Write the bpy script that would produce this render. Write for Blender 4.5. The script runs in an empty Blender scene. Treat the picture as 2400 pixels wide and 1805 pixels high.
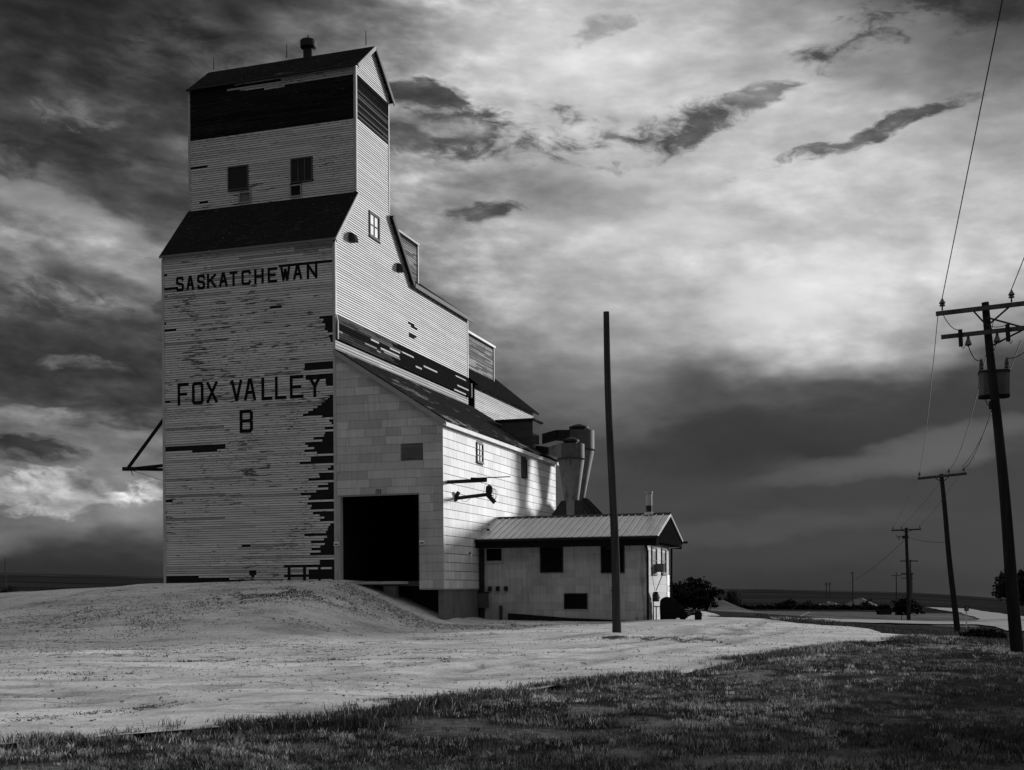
import bpy, bmesh, math, random
import numpy as np
from mathutils import Vector, Matrix
from mathutils.geometry import delaunay_2d_cdt
R = math.radians
rnd = random.Random(7)
rng = np.random.default_rng(11)
S = bpy.context.scene
COL = S.collection

# ------------------------------------------------------------------ camera, sky, sun, exposure
FPX, YH, ROLL, EYE = 2828.0, 1384.0, -0.007, 1.6          # focal length in photo pixels, horizon row, roll, eye height
cam = bpy.data.cameras.new('camera'); co = bpy.data.objects.new('camera', cam); COL.objects.link(co)
cam.sensor_width = 36; cam.sensor_fit = 'HORIZONTAL'; cam.lens = FPX / 2400 * 36
cam.shift_y = (YH - 902.5) / 2400; cam.shift_x = 0
co.location = (0, 0, EYE); co.rotation_euler = (R(90), -ROLL, 0)
cam.clip_start = .1; cam.clip_end = 9000
S.camera = co

ANG, CX, CY = 0.313, -7.255, 50.0                          # elevator corner and the turn of the whole building group
ca, sa = math.cos(ANG), math.sin(ANG)
sun_local = (0.56, 1.0, 0.185)                             # towards the sun, in building axes
tosun = Vector((sun_local[0]*ca + sun_local[1]*sa, -sun_local[0]*sa + sun_local[1]*ca, sun_local[2])).normalized()
sun_el = math.asin(tosun.z); sun_az = math.atan2(tosun.x, tosun.y)
EXPO = 1.0
sl = bpy.data.lights.new('sun', 'SUN'); so = bpy.data.objects.new('sun', sl); COL.objects.link(so)
sl.energy = 2.8; sl.angle = R(9); sl.color = (1, 1, 1)
so.rotation_euler = tosun.to_track_quat('Z', 'Y').to_euler(); so.location = (60, 60, 40)
S.view_settings.view_transform = 'Standard'; S.view_settings.look = 'None'
S.view_settings.exposure = EXPO; S.view_settings.gamma = 1; S.view_settings.use_curve_mapping = False
try:
    S.cycles.max_bounces = 6; S.cycles.diffuse_bounces = 3; S.cycles.glossy_bounces = 2
except Exception: pass

def lin(v): return (v / 255.0) ** 2.2
def azpx(x): return math.atan((x - 1200) / FPX)
def elpx(y): return (YH - y) / FPX * .975

def build_world():
    w = bpy.data.worlds.new('World'); S.world = w; w.use_nodes = True
    nt = w.node_tree; N = nt.nodes; L = nt.links; N.clear()
    def nd(t, **k):
        n = N.new(t)
        for a, b in k.items(): setattr(n, a, b)
        return n
    def put(sock, v):
        if hasattr(v, 'is_output') or isinstance(v, bpy.types.NodeSocket): L.new(v, sock)
        else: sock.default_value = v
    def M(op, a, b=0.0, c=0.0, clamp=False):
        n = nd('ShaderNodeMath', operation=op, use_clamp=clamp)
        put(n.inputs[0], a); put(n.inputs[1], b); put(n.inputs[2], c)
        return n.outputs[0]
    def step(v, a, b):
        n = nd('ShaderNodeMapRange', interpolation_type='SMOOTHSTEP')
        put(n.inputs[0], v); n.inputs[1].default_value = a; n.inputs[2].default_value = b
        return n.outputs[0]
    def mix(f, a, b):
        n = nd('ShaderNodeMix', data_type='FLOAT')
        put(n.inputs[0], f); put(n.inputs[2], a); put(n.inputs[3], b)
        return n.outputs[0]
    def noise(vec, scale, detail, rough=.55, dist=0.0):
        n = nd('ShaderNodeTexNoise'); L.new(vec, n.inputs['Vector'])
        n.inputs['Scale'].default_value = scale; n.inputs['Detail'].default_value = detail
        n.inputs['Roughness'].default_value = rough; n.inputs['Distortion'].default_value = dist
        return n
    def comb(x, y, z):
        n = nd('ShaderNodeCombineXYZ'); put(n.inputs[0], x); put(n.inputs[1], y); put(n.inputs[2], z)
        return n.outputs[0]
    tc = nd('ShaderNodeTexCoord'); sp = nd('ShaderNodeSeparateXYZ'); L.new(tc.outputs['Generated'], sp.inputs[0])
    x, y, z = sp.outputs
    az0 = M('ARCTAN2', x, y)
    e0 = M('DIVIDE', z, M('SQRT', M('ADD', M('MULTIPLY', x, x), M('MULTIPLY', y, y))))
    pos = comb(az0, M('MULTIPLY', e0, 2.2), 0.0)
    w1 = noise(pos, 6, 4, .5).outputs['Color']; w2 = noise(pos, 22, 4, .5).outputs['Color']
    s1 = nd('ShaderNodeSeparateColor'); L.new(w1, s1.inputs[0]); s2 = nd('ShaderNodeSeparateColor'); L.new(w2, s2.inputs[0])
    def warp(v, ch, a1, a2):
        return M('ADD', v, M('ADD', M('MULTIPLY', M('SUBTRACT', s1.outputs[ch], .5), a1), M('MULTIPLY', M('SUBTRACT', s2.outputs[ch], .5), a2)))
    az = warp(az0, 0, .18, .04); e = warp(e0, 1, .105, .026)
    cols = [0, 200, 400, 600, 800, 1000, 1200, 1400, 1600, 1800, 2000, 2200, 2400]
    az1 = warp(az0, 0, .07, .045); e1 = warp(e0, 1, .04, .026)                          # gentler drift for the single clouds
    rows = [
     (1375, [42,44,48,48,52,56,52,50,46,42,38,34,30]),
     (1300, [46,50,58,56,56,62,62,56,52,52,48,42,34]),
     (1200, [105,118,120,80,75,72,70,62,56,56,52,46,38]),
     (1050, [100,122,112,80,80,82,76,60,44,36,34,48,46]),
     (900,  [60,60,56,60,80,98,104,98,80,78,66,50,46]),
     (750,  [64,72,76,80,90,108,138,165,150,185,212,190,140]),
     (600,  [122,140,132,80,90,105,190,196,196,208,214,200,170]),
     (450,  [95,72,72,78,100,150,150,150,176,195,202,188,160]),
     (300,  [58,74,66,72,100,150,165,182,192,200,192,168,135]),
     (150,  [42,52,56,72,110,196,210,214,206,176,140,118,84]),
     (15,   [34,46,56,60,88,150,196,196,170,140,98,70,40])]
    f = M('DIVIDE', M('ADD', az, .55), 1.1, clamp=True)
    val = None; pe = None
    for yy, vals in rows:
        rp = nd('ShaderNodeValToRGB'); L.new(f, rp.inputs[0]); cr = rp.color_ramp; cr.interpolation = 'B_SPLINE'
        ps = [(azpx(c) + .55) / 1.1 for c in cols]
        el = cr.elements
        el[0].position = ps[0]; el[1].position = ps[-1]
        for k, v in ((0, vals[0]), (1, vals[-1])):
            l_ = lin(v); el[k].color = (l_, l_, l_, 1)
        for p, v in list(zip(ps, vals))[1:-1]:
            q = el.new(p); l_ = lin(v); q.color = (l_, l_, l_, 1)
        b = nd('ShaderNodeRGBToBW'); L.new(rp.outputs[0], b.inputs[0])
        ee = elpx(yy)
        val = b.outputs[0] if val is None else mix(step(e, pe, ee), val, b.outputs[0])
        pe = ee
    # the fine structure of the cloud sheet, laid out on a flat layer overhead
    den = M('ADD', z, .22); cp = comb(M('DIVIDE', x, den), M('DIVIDE', y, den), 0.0)
    f1 = noise(cp, 2.0, 5, .5, .2).outputs[0]
    pw = comb(M('ADD', az0, M('MULTIPLY', e0, .35)), M('MULTIPLY', e0, 2.1), 0.0)
    f2 = noise(pw, 11, 6, .52, 0).outputs[0]; f3 = noise(pw, 30, 6, .55, 0).outputs[0]
    amp = M('MULTIPLY', mix(step(e0, .02, .17), .30, 1.0), mix(step(az0, -.13, .08), 1.0, .34))
    tex = M('ADD', M('MULTIPLY', M('SUBTRACT', f1, .5), .9), M('ADD', M('MULTIPLY', M('SUBTRACT', f2, .5), 3.8), M('MULTIPLY', M('SUBTRACT', f3, .5), 2.2)))
    tex = M('EXPONENT', M('MULTIPLY', tex, amp))
    val = M('MULTIPLY', val, tex)
    def local(px, py, hw, hh, tilt):
        a0, b0 = azpx(px), elpx(py); c, s_ = math.cos(R(tilt)), math.sin(R(tilt))
        da = M('SUBTRACT', az1, a0); db = M('SUBTRACT', e1, b0)
        p = M('ADD', M('MULTIPLY', da, c / (hw / FPX)), M('MULTIPLY', db, -s_ / (hw / FPX)))
        q = M('ADD', M('MULTIPLY', da, s_ / (hh / FPX)), M('MULTIPLY', db, c / (hh / FPX)))
        return M('ADD', M('MULTIPLY', p, p), M('MULTIPLY', q, q))
    # soft bands: (px, py, half width, half height, tilt deg, target sRGB, strength)
    for px, py, hw, hh, tilt, tgt, stg in [(1900,1000,420,48,-4,44,.75),(2170,1075,330,36,-10,100,.6),(1780,1240,300,24,-4,84,.3),(1900,1190,300,26,-4,46,.5),(150,1345,330,30,0,42,.6),(1880,690,190,60,-8,232,.6),
            (1300,110,260,90,6,216,.35),(1620,520,110,40,0,222,.4),(180,520,190,36,14,165,.5),(330,640,160,26,22,160,.4),(200,640,150,28,16,54,.6),(1380,900,160,60,0,120,.3)]:
        d = local(px, py, hw, hh, tilt); d = M('ADD', d, M('MULTIPLY', M('SUBTRACT', f2, .5), 2.2))
        val = mix(M('MULTIPLY', step(d, 2.2, -.2), stg), val, lin(tgt))
    # broken clouds with ragged outlines: (px, py, half width, half height, tilt, target sRGB, strength, cover)
    nb = noise(comb(M('ADD', az, M('MULTIPLY', e, .5)), M('MULTIPLY', e, 1.9), .37), 34, 9, .60, .0).outputs[0]
    nc = noise(comb(M('ADD', az0, M('MULTIPLY', e0, .6)), M('MULTIPLY', e0, 2.3), .71), 15, 5, .55).outputs[0]
    inner = M('EXPONENT', M('MULTIPLY', M('SUBTRACT', f3, .5), 3.2))
    for px, py, hw, hh, tilt, tgt, stg, cov in [(1050,222,170,46,12,62,.92,.55),(1000,305,130,34,2,76,.85,.40),(1210,290,170,60,0,72,.85,.34),(1600,290,120,38,-8,62,.92,.55),(1740,255,130,24,-17,92,.8,.40),
            (2060,322,180,24,-15,70,.9,.45),(1960,345,150,14,-15,110,.7,.4),(2110,85,220,54,-13,54,.88,.42),(2300,60,160,60,-10,48,.8,.30),(1128,483,72,20,-3,66,.9,.40),(1205,477,30,11,0,70,.9,.34),(1450,42,90,20,-22,120,.6,.22),(1400,272,46,12,8,100,.7,.30),(1440,350,60,16,-10,104,.6,.26),
            (940,185,70,34,0,70,.85,.40),(280,140,270,90,0,44,.75,.22),(560,260,130,70,0,52,.7,.22),(130,390,180,46,-6,48,.75,.26),(200,300,70,26,0,135,.55,.26),(260,730,260,50,8,50,.7,.26),(110,860,160,40,3,46,.7,.24),(80,1060,140,28,7,46,.9,.42),(280,975,110,34,0,54,.8,.34),
            (190,1138,150,32,2,196,.8,.30),(60,1175,110,26,2,186,.7,.28),(345,1146,60,20,0,226,.9,.40),(190,865,60,12,6,140,.4,.20),(120,985,90,16,4,150,.6,.22),(230,1130,50,20,6,70,.7,.26),(1060,270,70,22,6,172,.6,.2)]:
        d = local(px, py, hw, hh, tilt)
        f = M('ADD', M('ADD', M('MULTIPLY', M('SUBTRACT', nb, .5), 2.3), M('MULTIPLY', M('SUBTRACT', nc, .5), 2.6)), M('MULTIPLY', M('SUBTRACT', 1.0, d), cov*.72))
        f = M('MULTIPLY', step(f, -.22, .50), step(d, 3.4, .8))
        val = mix(M('MULTIPLY', f, stg), val, M('MULTIPLY', inner, lin(tgt)))
    # round the rest of the sky: brighter towards the hidden sun and overhead, dull behind the camera
    ro = nd('ShaderNodeValToRGB'); L.new(M('DIVIDE', M('ADD', az0, math.pi), 2 * math.pi), ro.inputs[0])
    cr = ro.color_ramp; cr.interpolation = 'EASE'
    ring = [(-180, 74), (-120, 78), (-60, 92), (0, 120), (35, 165), (60, 185), (100, 140), (140, 90), (180, 74)]
    cr.elements[0].position = 0; cr.elements[1].position = 1
    for k, v in ((0, 74), (1, 74)): cr.elements[k].color = (lin(v),) * 3 + (1,)
    for a, v in ring[1:-1]:
        q = cr.elements.new((a + 180) / 360); q.color = (lin(v),) * 3 + (1,)
    rb = nd('ShaderNodeRGBToBW'); L.new(ro.outputs[0], rb.inputs[0])
    outer = M('MULTIPLY', rb.outputs[0], M('MAXIMUM', tex, .4))
    outer = mix(step(e0, .0, .22), M('MULTIPLY', outer, .5), outer)
    val = mix(step(M('ABSOLUTE', az0), .44, .72), val, outer)
    zen = M('MULTIPLY', lin(192), M('MAXIMUM', tex, .5))
    val = mix(step(e0, .5, 1.1), val, zen)
    val = mix(step(e0, -.02, .0), .03, val)
    sky = nd('ShaderNodeTexSky', sky_type='NISHITA', sun_disc=False, sun_elevation=sun_el, sun_rotation=sun_az)
    bw = nd('ShaderNodeRGBToBW'); L.new(sky.outputs[0], bw.inputs[0])
    b1 = nd('ShaderNodeBackground'); L.new(bw.outputs[0], b1.inputs[0]); b1.inputs[1].default_value = .06
    b2 = nd('ShaderNodeBackground'); L.new(val, b2.inputs[0]); b2.inputs[1].default_value = 1.0 / 2 ** EXPO
    ms = nd('ShaderNodeMixShader'); ms.inputs[0].default_value = .97
    L.new(b1.outputs[0], ms.inputs[1]); L.new(b2.outputs[0], ms.inputs[2])
    out = nd('ShaderNodeOutputWorld'); L.new(ms.outputs[0], out.inputs[0])
build_world()

# ------------------------------------------------------------------ helpers
def wor(u, t, z=0.0): return Vector((CX + u*ca + t*sa, CY - u*sa + t*ca, z))
def loc(X, Y): return ((X-CX)*ca - (Y-CY)*sa, (X-CX)*sa + (Y-CY)*ca)
def ray(x, y):
    dx, dy = x - 1200, y - YH
    return ((dx*math.cos(ROLL) + dy*math.sin(ROLL)) / FPX, -(-dx*math.sin(ROLL) + dy*math.cos(ROLL)) / FPX)
def at(x, y, Y):                                            # point at depth Y seen at photo pixel x, y (used to measure sizes)
    a, b = ray(x, y); return Vector((a*Y, Y, EYE + b*Y))

def tag(o, label=None, cat=None, group=None, kind=None):
    if label: o['label'] = label
    if cat: o['category'] = cat
    if group: o['group'] = group
    if kind: o['kind'] = kind
    return o
def empty(name, where, rz=0.0):
    o = bpy.data.objects.new(name, None); COL.objects.link(o); o.location = where; o.rotation_euler = (0, 0, rz)
    o.empty_display_size = .3
    return o

class MB:
    def __init__(s): s.v = []; s.f = []; s.a = []
    def poly(s, pts, alb=.3):
        n = len(s.v); s.v += [tuple(p) for p in pts]; s.f.append(tuple(range(n, n+len(pts)))); s.a.append(alb)
    def box(s, x0, x1, y0, y1, z0, z1, alb=.3):
        n = len(s.v)
        s.v += [(x0,y0,z0),(x1,y0,z0),(x1,y1,z0),(x0,y1,z0),(x0,y0,z1),(x1,y0,z1),(x1,y1,z1),(x0,y1,z1)]
        for q in ((0,3,2,1),(4,5,6,7),(0,1,5,4),(1,2,6,5),(2,3,7,6),(3,0,4,7)):
            s.f.append(tuple(n+i for i in q)); s.a.append(alb)
        return s
    def beam(s, p, q, w, h, alb=.3, up=(0,0,1)):
        p, q = Vector(p), Vector(q); d = (q-p).normalized(); up = Vector(up)
        sd = d.cross(up)
        if sd.length < 1e-4: sd = d.cross(Vector((1,0,0)))
        sd.normalize(); up = sd.cross(d)
        n = len(s.v)
        for c in (p, q):
            for i, j in ((-1,-1),(1,-1),(1,1),(-1,1)): s.v.append(tuple(c + sd*(i*w/2) + up*(j*h/2)))
        for k in ((0,3,2,1),(4,5,6,7),(0,1,5,4),(1,2,6,5),(2,3,7,6),(3,0,4,7)):
            s.f.append(tuple(n+i for i in k)); s.a.append(alb)
        return s
    def tube(s, pts, rad, alb=.3, seg=8):
        pts = [Vector(p) for p in pts]; n0 = len(s.v); m = len(pts)
        for i, p in enumerate(pts):
            d = (pts[min(i+1, m-1)] - pts[max(i-1, 0)]).normalized()
            a = d.cross(Vector((0,0,1)))
            if a.length < 1e-3: a = d.cross(Vector((1,0,0)))
            a.normalize(); b = d.cross(a); r_ = rad[i] if isinstance(rad, (list, tuple)) else rad
            for k in range(seg):
                t = 2*math.pi*k/seg; s.v.append(tuple(p + (a*math.cos(t) + b*math.sin(t))*r_))
        for i in range(m-1):
            for k in range(seg):
                k2 = (k+1) % seg
                s.f.append((n0+i*seg+k, n0+(i+1)*seg+k, n0+(i+1)*seg+k2, n0+i*seg+k2)); s.a.append(alb)
        s.f.append(tuple(n0+k for k in range(seg))); s.a.append(alb)
        s.f.append(tuple(n0+(m-1)*seg+k for k in reversed(range(seg)))); s.a.append(alb)
        return s
    def lathe(s, prof, c=(0,0,0), seg=24, alb=.3):
        n0 = len(s.v); m = len(prof)
        for r_, z in prof:
            for k in range(seg):
                t = 2*math.pi*k/seg; s.v.append((c[0]+r_*math.cos(t), c[1]+r_*math.sin(t), c[2]+z))
        for i in range(m-1):
            for k in range(seg):
                k2 = (k+1) % seg
                s.f.append((n0+i*seg+k, n0+i*seg+k2, n0+(i+1)*seg+k2, n0+(i+1)*seg+k)); s.a.append(alb)
        s.f.append(tuple(n0+k for k in reversed(range(seg)))); s.a.append(alb)
        s.f.append(tuple(n0+(m-1)*seg+k for k in range(seg))); s.a.append(alb)
        return s
    def prism(s, pts, off, alb=.3):                          # closed polygon swept by a vector
        n = len(s.v); m = len(pts); off = Vector(off)
        s.v += [tuple(p) for p in pts] + [tuple(Vector(p)+off) for p in pts]
        s.f.append(tuple(n+i for i in range(m))); s.a.append(alb)
        s.f.append(tuple(n+m+i for i in reversed(range(m)))); s.a.append(alb)
        for i in range(m):
            j = (i+1) % m; s.f.append((n+j, n+i, n+m+i, n+m+j)); s.a.append(alb)
        return s
    def build(s, name, mat, parent=None, smooth=False, fix=True):
        me = bpy.data.meshes.new(name); me.from_pydata(s.v, [], s.f)
        at_ = me.attributes.new('alb', 'FLOAT', 'FACE'); at_.data.foreach_set('value', np.array(s.a, dtype=np.float32))
        if fix:
            bm = bmesh.new(); bm.from_mesh(me); bmesh.ops.recalc_face_normals(bm, faces=bm.faces); bm.to_mesh(me); bm.free()
        me.materials.append(mat)
        if smooth: me.polygons.foreach_set('use_smooth', [True]*len(me.polygons))
        o = bpy.data.objects.new(name, me); COL.objects.link(o)
        if parent: o.parent = parent
        return o

def shade_auto(o, deg=40):
    me = o.data; bm = bmesh.new(); bm.from_mesh(me)
    for e in bm.edges:
        if len(e.link_faces) == 2: e.smooth = e.calc_face_angle(0) < R(deg)
    for f in bm.faces: f.smooth = True
    bm.to_mesh(me); bm.free(); return o

# ------------------------------------------------------------------ materials: every one reads the albedo carried by its faces
def material(name, rough=.85, spec=.25, metal=0.0, layers=(), wear=None, bump=None):
    """layers: (scale xyz, detail, amount) brightness noise; wear: list of dict(scale, big, thr, soft, to, amt) worn patches"""
    m = bpy.data.materials.new(name); m.use_nodes = True; nt = m.node_tree; N = nt.nodes; L = nt.links
    p = N['Principled BSDF']; p.inputs['Roughness'].default_value = rough; p.inputs['Metallic'].default_value = metal
    p.inputs['Specular IOR Level'].default_value = spec
    at_ = N.new('ShaderNodeAttribute'); at_.attribute_name = 'alb'
    tc = N.new('ShaderNodeTexCoord'); cur = at_.outputs['Fac']
    def noise(sc, det, off=0.0, rough_=.6):
        mp = N.new('ShaderNodeMapping'); mp.inputs['Scale'].default_value = sc; mp.inputs['Location'].default_value = (off, off*1.7, off*.6)
        L.new(tc.outputs['Object'], mp.inputs[0])
        n = N.new('ShaderNodeTexNoise'); n.inputs['Scale'].default_value = 1; n.inputs['Detail'].default_value = det
        n.inputs['Roughness'].default_value = rough_; L.new(mp.outputs[0], n.inputs['Vector']); return n.outputs[0]
    def math_(op, a, b, c=None, clamp=False):
        n = N.new('ShaderNodeMath'); n.operation = op; n.use_clamp = clamp
        for i, v in enumerate((a, b, c)):
            if v is None: continue
            if isinstance(v, (int, float)): n.inputs[i].default_value = v
            else: L.new(v, n.inputs[i])
        return n.outputs[0]
    for k, (sc, det, amt) in enumerate(layers):
        f = math_('MULTIPLY_ADD', math_('SUBTRACT', noise(sc, det, 3.1*k), .5), 2*amt, 1.0)
        cur = math_('MULTIPLY', cur, math_('MAXIMUM', f, .05))
    for k, wd in enumerate(wear or ()):
        n1 = noise(wd['scale'], 7, 11.3*k+5, .65)
        if 'big' in wd:
            n2 = noise(wd['big'], 2, 4.7*k+1)
            n1 = math_('ADD', n1, math_('MULTIPLY', math_('SUBTRACT', n2, .5), wd.get('bigamt', .35)))
        mr = N.new('ShaderNodeMapRange'); L.new(n1, mr.inputs[0]); mr.inputs[1].default_value = wd['thr']; mr.inputs[2].default_value = wd['thr'] + wd.get('soft', .05)
        f = math_('MULTIPLY', mr.outputs[0], wd.get('amt', 1.0))
        mx = N.new('ShaderNodeMix'); mx.data_type = 'FLOAT'; L.new(f, mx.inputs[0]); L.new(cur, mx.inputs[2]); mx.inputs[3].default_value = wd['to']
        cur = mx.outputs[0]
    L.new(cur, p.inputs['Base Color'])
    if bump:
        sc, det, st, dist = bump
        b = N.new('ShaderNodeBump'); b.inputs['Strength'].default_value = st; b.inputs['Distance'].default_value = dist
        L.new(noise(sc, det, 2.2), b.inputs['Height']); L.new(b.outputs[0], p.inputs['Normal'])
    return m

M_FRONT = material('weathered_front_boards', .95, .0, layers=(((.7,.7,9),5,.20),((.25,.25,.25),3,.14),((5,5,40),4,.16)),
    wear=[dict(scale=(1.5,1.5,11), big=(.30,.3,.34), bigamt=.42, thr=.615, soft=.04, to=.04, amt=.85), dict(scale=(4.5,4.5,27), big=(.5,.5,.5), bigamt=.4, thr=.625, soft=.04, to=.04, amt=.85)])
M_SIDE = material('weathered_side_boards', .95, .0, layers=(((.5,.5,8),5,.13),((.3,.3,.3),3,.10)),
    wear=[dict(scale=(1.6,1.3,12), big=(.3,.3,.3), bigamt=.5, thr=.68, soft=.09, to=.2, amt=.65), dict(scale=(4,3.4,28), thr=.72, soft=.05, to=.1, amt=.7)])
M_GREYWOOD = material('bare_weathered_wood', .95, .0, layers=(((.8,.8,14),6,.55),((.4,.4,.8),3,.4)), wear=[dict(scale=(.8,.7,16), thr=.6, soft=.08, to=.025, amt=.85)])
M_DARK = material('dark_sheathing', .95, .0, layers=(((2,2,6),4,.4),))
M_OLDROOF = material('pale_worn_shingles', .95, .0, layers=(((3,.8,9),5,.5),), wear=[dict(scale=(2.6,1.1,6), big=(.5,.28,.3), bigamt=.9, thr=.60, soft=.10, to=.20, amt=.8), dict(scale=(9,4,20), thr=.60, soft=.05, to=.012, amt=.9)], bump=((9,9,9),3,.5,.03))
M_SHINGLE = material('dark_shingles', .95, .0, layers=(((3,3,9),5,.5),((.4,.4,.4),2,.3)), wear=[dict(scale=(7,7,20), thr=.63, soft=.05, to=.20, amt=.75), dict(scale=(1.2,1.2,14), big=(.5,.5,.5), bigamt=.5, thr=.64, soft=.05, to=.07, amt=.8)], bump=((9,9,9),3,.5,.03))
M_TRIM = material('painted_trim', .8, .2, layers=(((2,2,2),5,.3),))
M_PAINT = material('black_lettering_paint', .95, .0, layers=(((3,3,12),4,.4),), wear=[dict(scale=(4,4,26), thr=.68, soft=.05, to=.16, amt=.7)])
M_PANEL = material('embossed_tin_panels', .7, .1, layers=(((9,9,.3),5,.34),((.5,.5,.5),4,.22),((3,3,.12),3,.14)), wear=[dict(scale=(5,5,.6), big=(.4,.4,.4), bigamt=.5, thr=.66, soft=.14, to=.12, amt=.5)])
M_PANELF = material('dull_tin_panels', .85, .05, layers=(((9,9,.9),5,.26),((.6,.6,.6),4,.36)), wear=[dict(scale=(4,4,1.2), big=(.4,.4,.5), bigamt=.6, thr=.66, soft=.12, to=.09, amt=.6)])
M_OFFICE = material('stained_office_panels', .85, .05, layers=(((9,9,.5),5,.42),((.5,.5,.5),4,.4)), wear=[dict(scale=(5,5,.45), big=(.35,.35,.8), bigamt=.7, thr=.6, soft=.14, to=.07, amt=.6)])
M_TINROOF = material('ribbed_metal_roof', .45, .5, metal=.35, layers=(((1.2,1.2,1.2),5,.18),((6,.8,.8),4,.14)), wear=[dict(scale=(2.2,.5,.5), thr=.64, soft=.12, to=.14, amt=.5)])
M_RUST = material('dull_galvanised_metal', .75, .15, metal=.0, layers=(((2.2,2.2,1.1),6,.5),((8,8,2),4,.3)), wear=[dict(scale=(1.8,1.8,.8), thr=.53, soft=.14, to=.03, amt=.9), dict(scale=(6,6,.9), thr=.62, soft=.06, to=.22, amt=.5)])
M_BLACK = material('black_metal', .9, .0, layers=(((4,4,4),4,.4),))
M_GLASS = material('dark_glass', .15, .35)
M_CONC = material('stained_concrete', .9, .15, layers=(((1.5,1.5,1.5),6,.4),((6,6,6),4,.2)), wear=[dict(scale=(1,1,1.4), thr=.58, soft=.15, to=.08, amt=.6)])
M_POLE = material('weathered_pole_wood', .95, .0, layers=(((14,14,.7),6,.8),((3,3,.5),4,.7)), wear=[dict(scale=(9,9,1.2), thr=.62, soft=.06, to=.02, amt=.8)], bump=((16,16,.6),5,.6,.02))
M_WIRE = material('wire', .7, .2)
M_CERAMIC = material('glazed_insulator', .35, .5)
M_SIGN = material('sign_paint', .6, .3, layers=(((3,3,3),3,.15),))
M_LEAF = material('dark_leaves', .85, .05)
M_BARK = material('bark', .95, .1, layers=(((8,8,2),5,.5),))
M_GRASS = material('grass_blades', .85, .06)
def _thin(m, k):                                            # thin leaves let part of the light through
    nt = m.node_tree; p = nt.nodes['Principled BSDF']; o = nt.nodes['Material Output']; t = nt.nodes.new('ShaderNodeBsdfTranslucent'); x = nt.nodes.new('ShaderNodeMixShader')
    nt.links.new(p.inputs['Base Color'].links[0].from_socket, t.inputs['Color']); x.inputs[0].default_value = k
    nt.links.new(p.outputs[0], x.inputs[1]); nt.links.new(t.outputs[0], x.inputs[2]); nt.links.new(x.outputs[0], o.inputs[0])
_thin(M_GRASS, .45)
M_STONE = material('stones', .9, .15, layers=(((6,6,6),3,.3),))

# ------------------------------------------------------------------ terrain
def sst(a, b, x):
    t = np.clip((np.asarray(x, float) - a) / (b - a), 0, 1); return t*t*(3-2*t)
RIM_X = [-1000, 0, 386, 900, 1681, 1794, 1997, 2140, 2230, 2335, 2500, 3400]
RIM_Y = [1352, 1347, 1354, 1366, 1381, 1381.5, 1386, 1389, 1393, 1399.5, 1400, 1392]
RIM_A = np.array([azpx(x) for x in RIM_X])
RIM_H = np.array([EYE + (YH + ROLL*(x-1200) - y) / FPX * 3000 for x, y in zip(RIM_X, RIM_Y)])
_tab = rng.random((256, 256))
def vnoise(x, y):
    x = np.asarray(x, float); y = np.asarray(y, float)
    xi = np.floor(x).astype(int); yi = np.floor(y).astype(int); fx = x-xi; fy = y-yi
    fx = fx*fx*(3-2*fx); fy = fy*fy*(3-2*fy); a = lambda i, j: _tab[(xi+i) & 255, (yi+j) & 255]
    return (a(0,0)*(1-fx)+a(1,0)*fx)*(1-fy) + (a(0,1)*(1-fx)+a(1,1)*fx)*fy
def fbm(x, y, o=4):
    s = 0; k = 0; am = 1
    for i in range(o): s = s + am*vnoise(np.asarray(x)*2**i+17*i, np.asarray(y)*2**i+31*i); k += am; am *= .5
    return s/k
def height(X, Y):
    X = np.asarray(X, float); Y = np.asarray(Y, float)
    u = (X-CX)*ca - (Y-CY)*sa; t = (X-CX)*sa + (Y-CY)*ca
    near = -2.2*(1-np.exp(-np.maximum(0, X-12)/25)) * sst(20, 60, Y+X*.3)
    near = near + .27*sst(-12, 2, t)*(1-sst(14, 26, u))
    crest = np.interp(u, [-40, -25, -14, -8.3, 0, 1.2], [.5, 1.15, 1.63, 1.95, 2.01, 1.95])
    side = 1 - sst(.2, 5.7, u)
    front = sst(-15.5, -1.0, t) ** 1.15
    back = 1 - sst(20, 60, t)
    near = near + np.maximum(crest*side - .2*side, 0)*front*back*1.0 + 0
    near = near + (fbm(X*.3, Y*.3, 4)-.5)*.22*(1-sst(60, 120, Y)) + (fbm(X*1.4, Y*1.4, 3)-.5)*.06*(1-sst(40, 70, Y))
    bank = 1.5*np.exp(-((X-17.6)/2.8)**2 - ((Y-112)/7.0)**2)
    az = np.arctan2(X, np.maximum(Y, 1e-3)); rim = np.interp(az, RIM_A, RIM_H)
    r = np.hypot(X, Y)
    s_ = np.clip((r-150)/2850, 0, 1.6)**.95
    far = -2.0 + (rim+2.0)*np.minimum(s_, 1) - 60*np.maximum(s_-1, 0)
    far = far + (fbm(X/260, Y/260, 3)-.5)*5*sst(500, 1800, r)*(1-sst(2500, 2900, r))
    k = sst(95, 230, Y)
    return near*(1-k) + far*k + bank
def _flat(px, py): a, b = ray(px, py); return (a*EYE/-b, EYE/-b)
TRACKS = []
for ln in ([(-200,1712),(200,1676),(525,1643),(1000,1598),(1400,1556),(1650,1518),(1850,1487)], [(-150,1560),(230,1553),(800,1548),(1250,1540),(1560,1515),(1780,1478)], [(500,1500),(900,1503),(1300,1508),(1600,1496)]):
    P = np.array([_flat(*p) for p in ln]); N_ = np.gradient(P, axis=0); N_ = np.stack([-N_[:,1], N_[:,0]], 1)/np.linalg.norm(N_, axis=1)[:,None]
    TRACKS += [P, P + N_*1.65]
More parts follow.
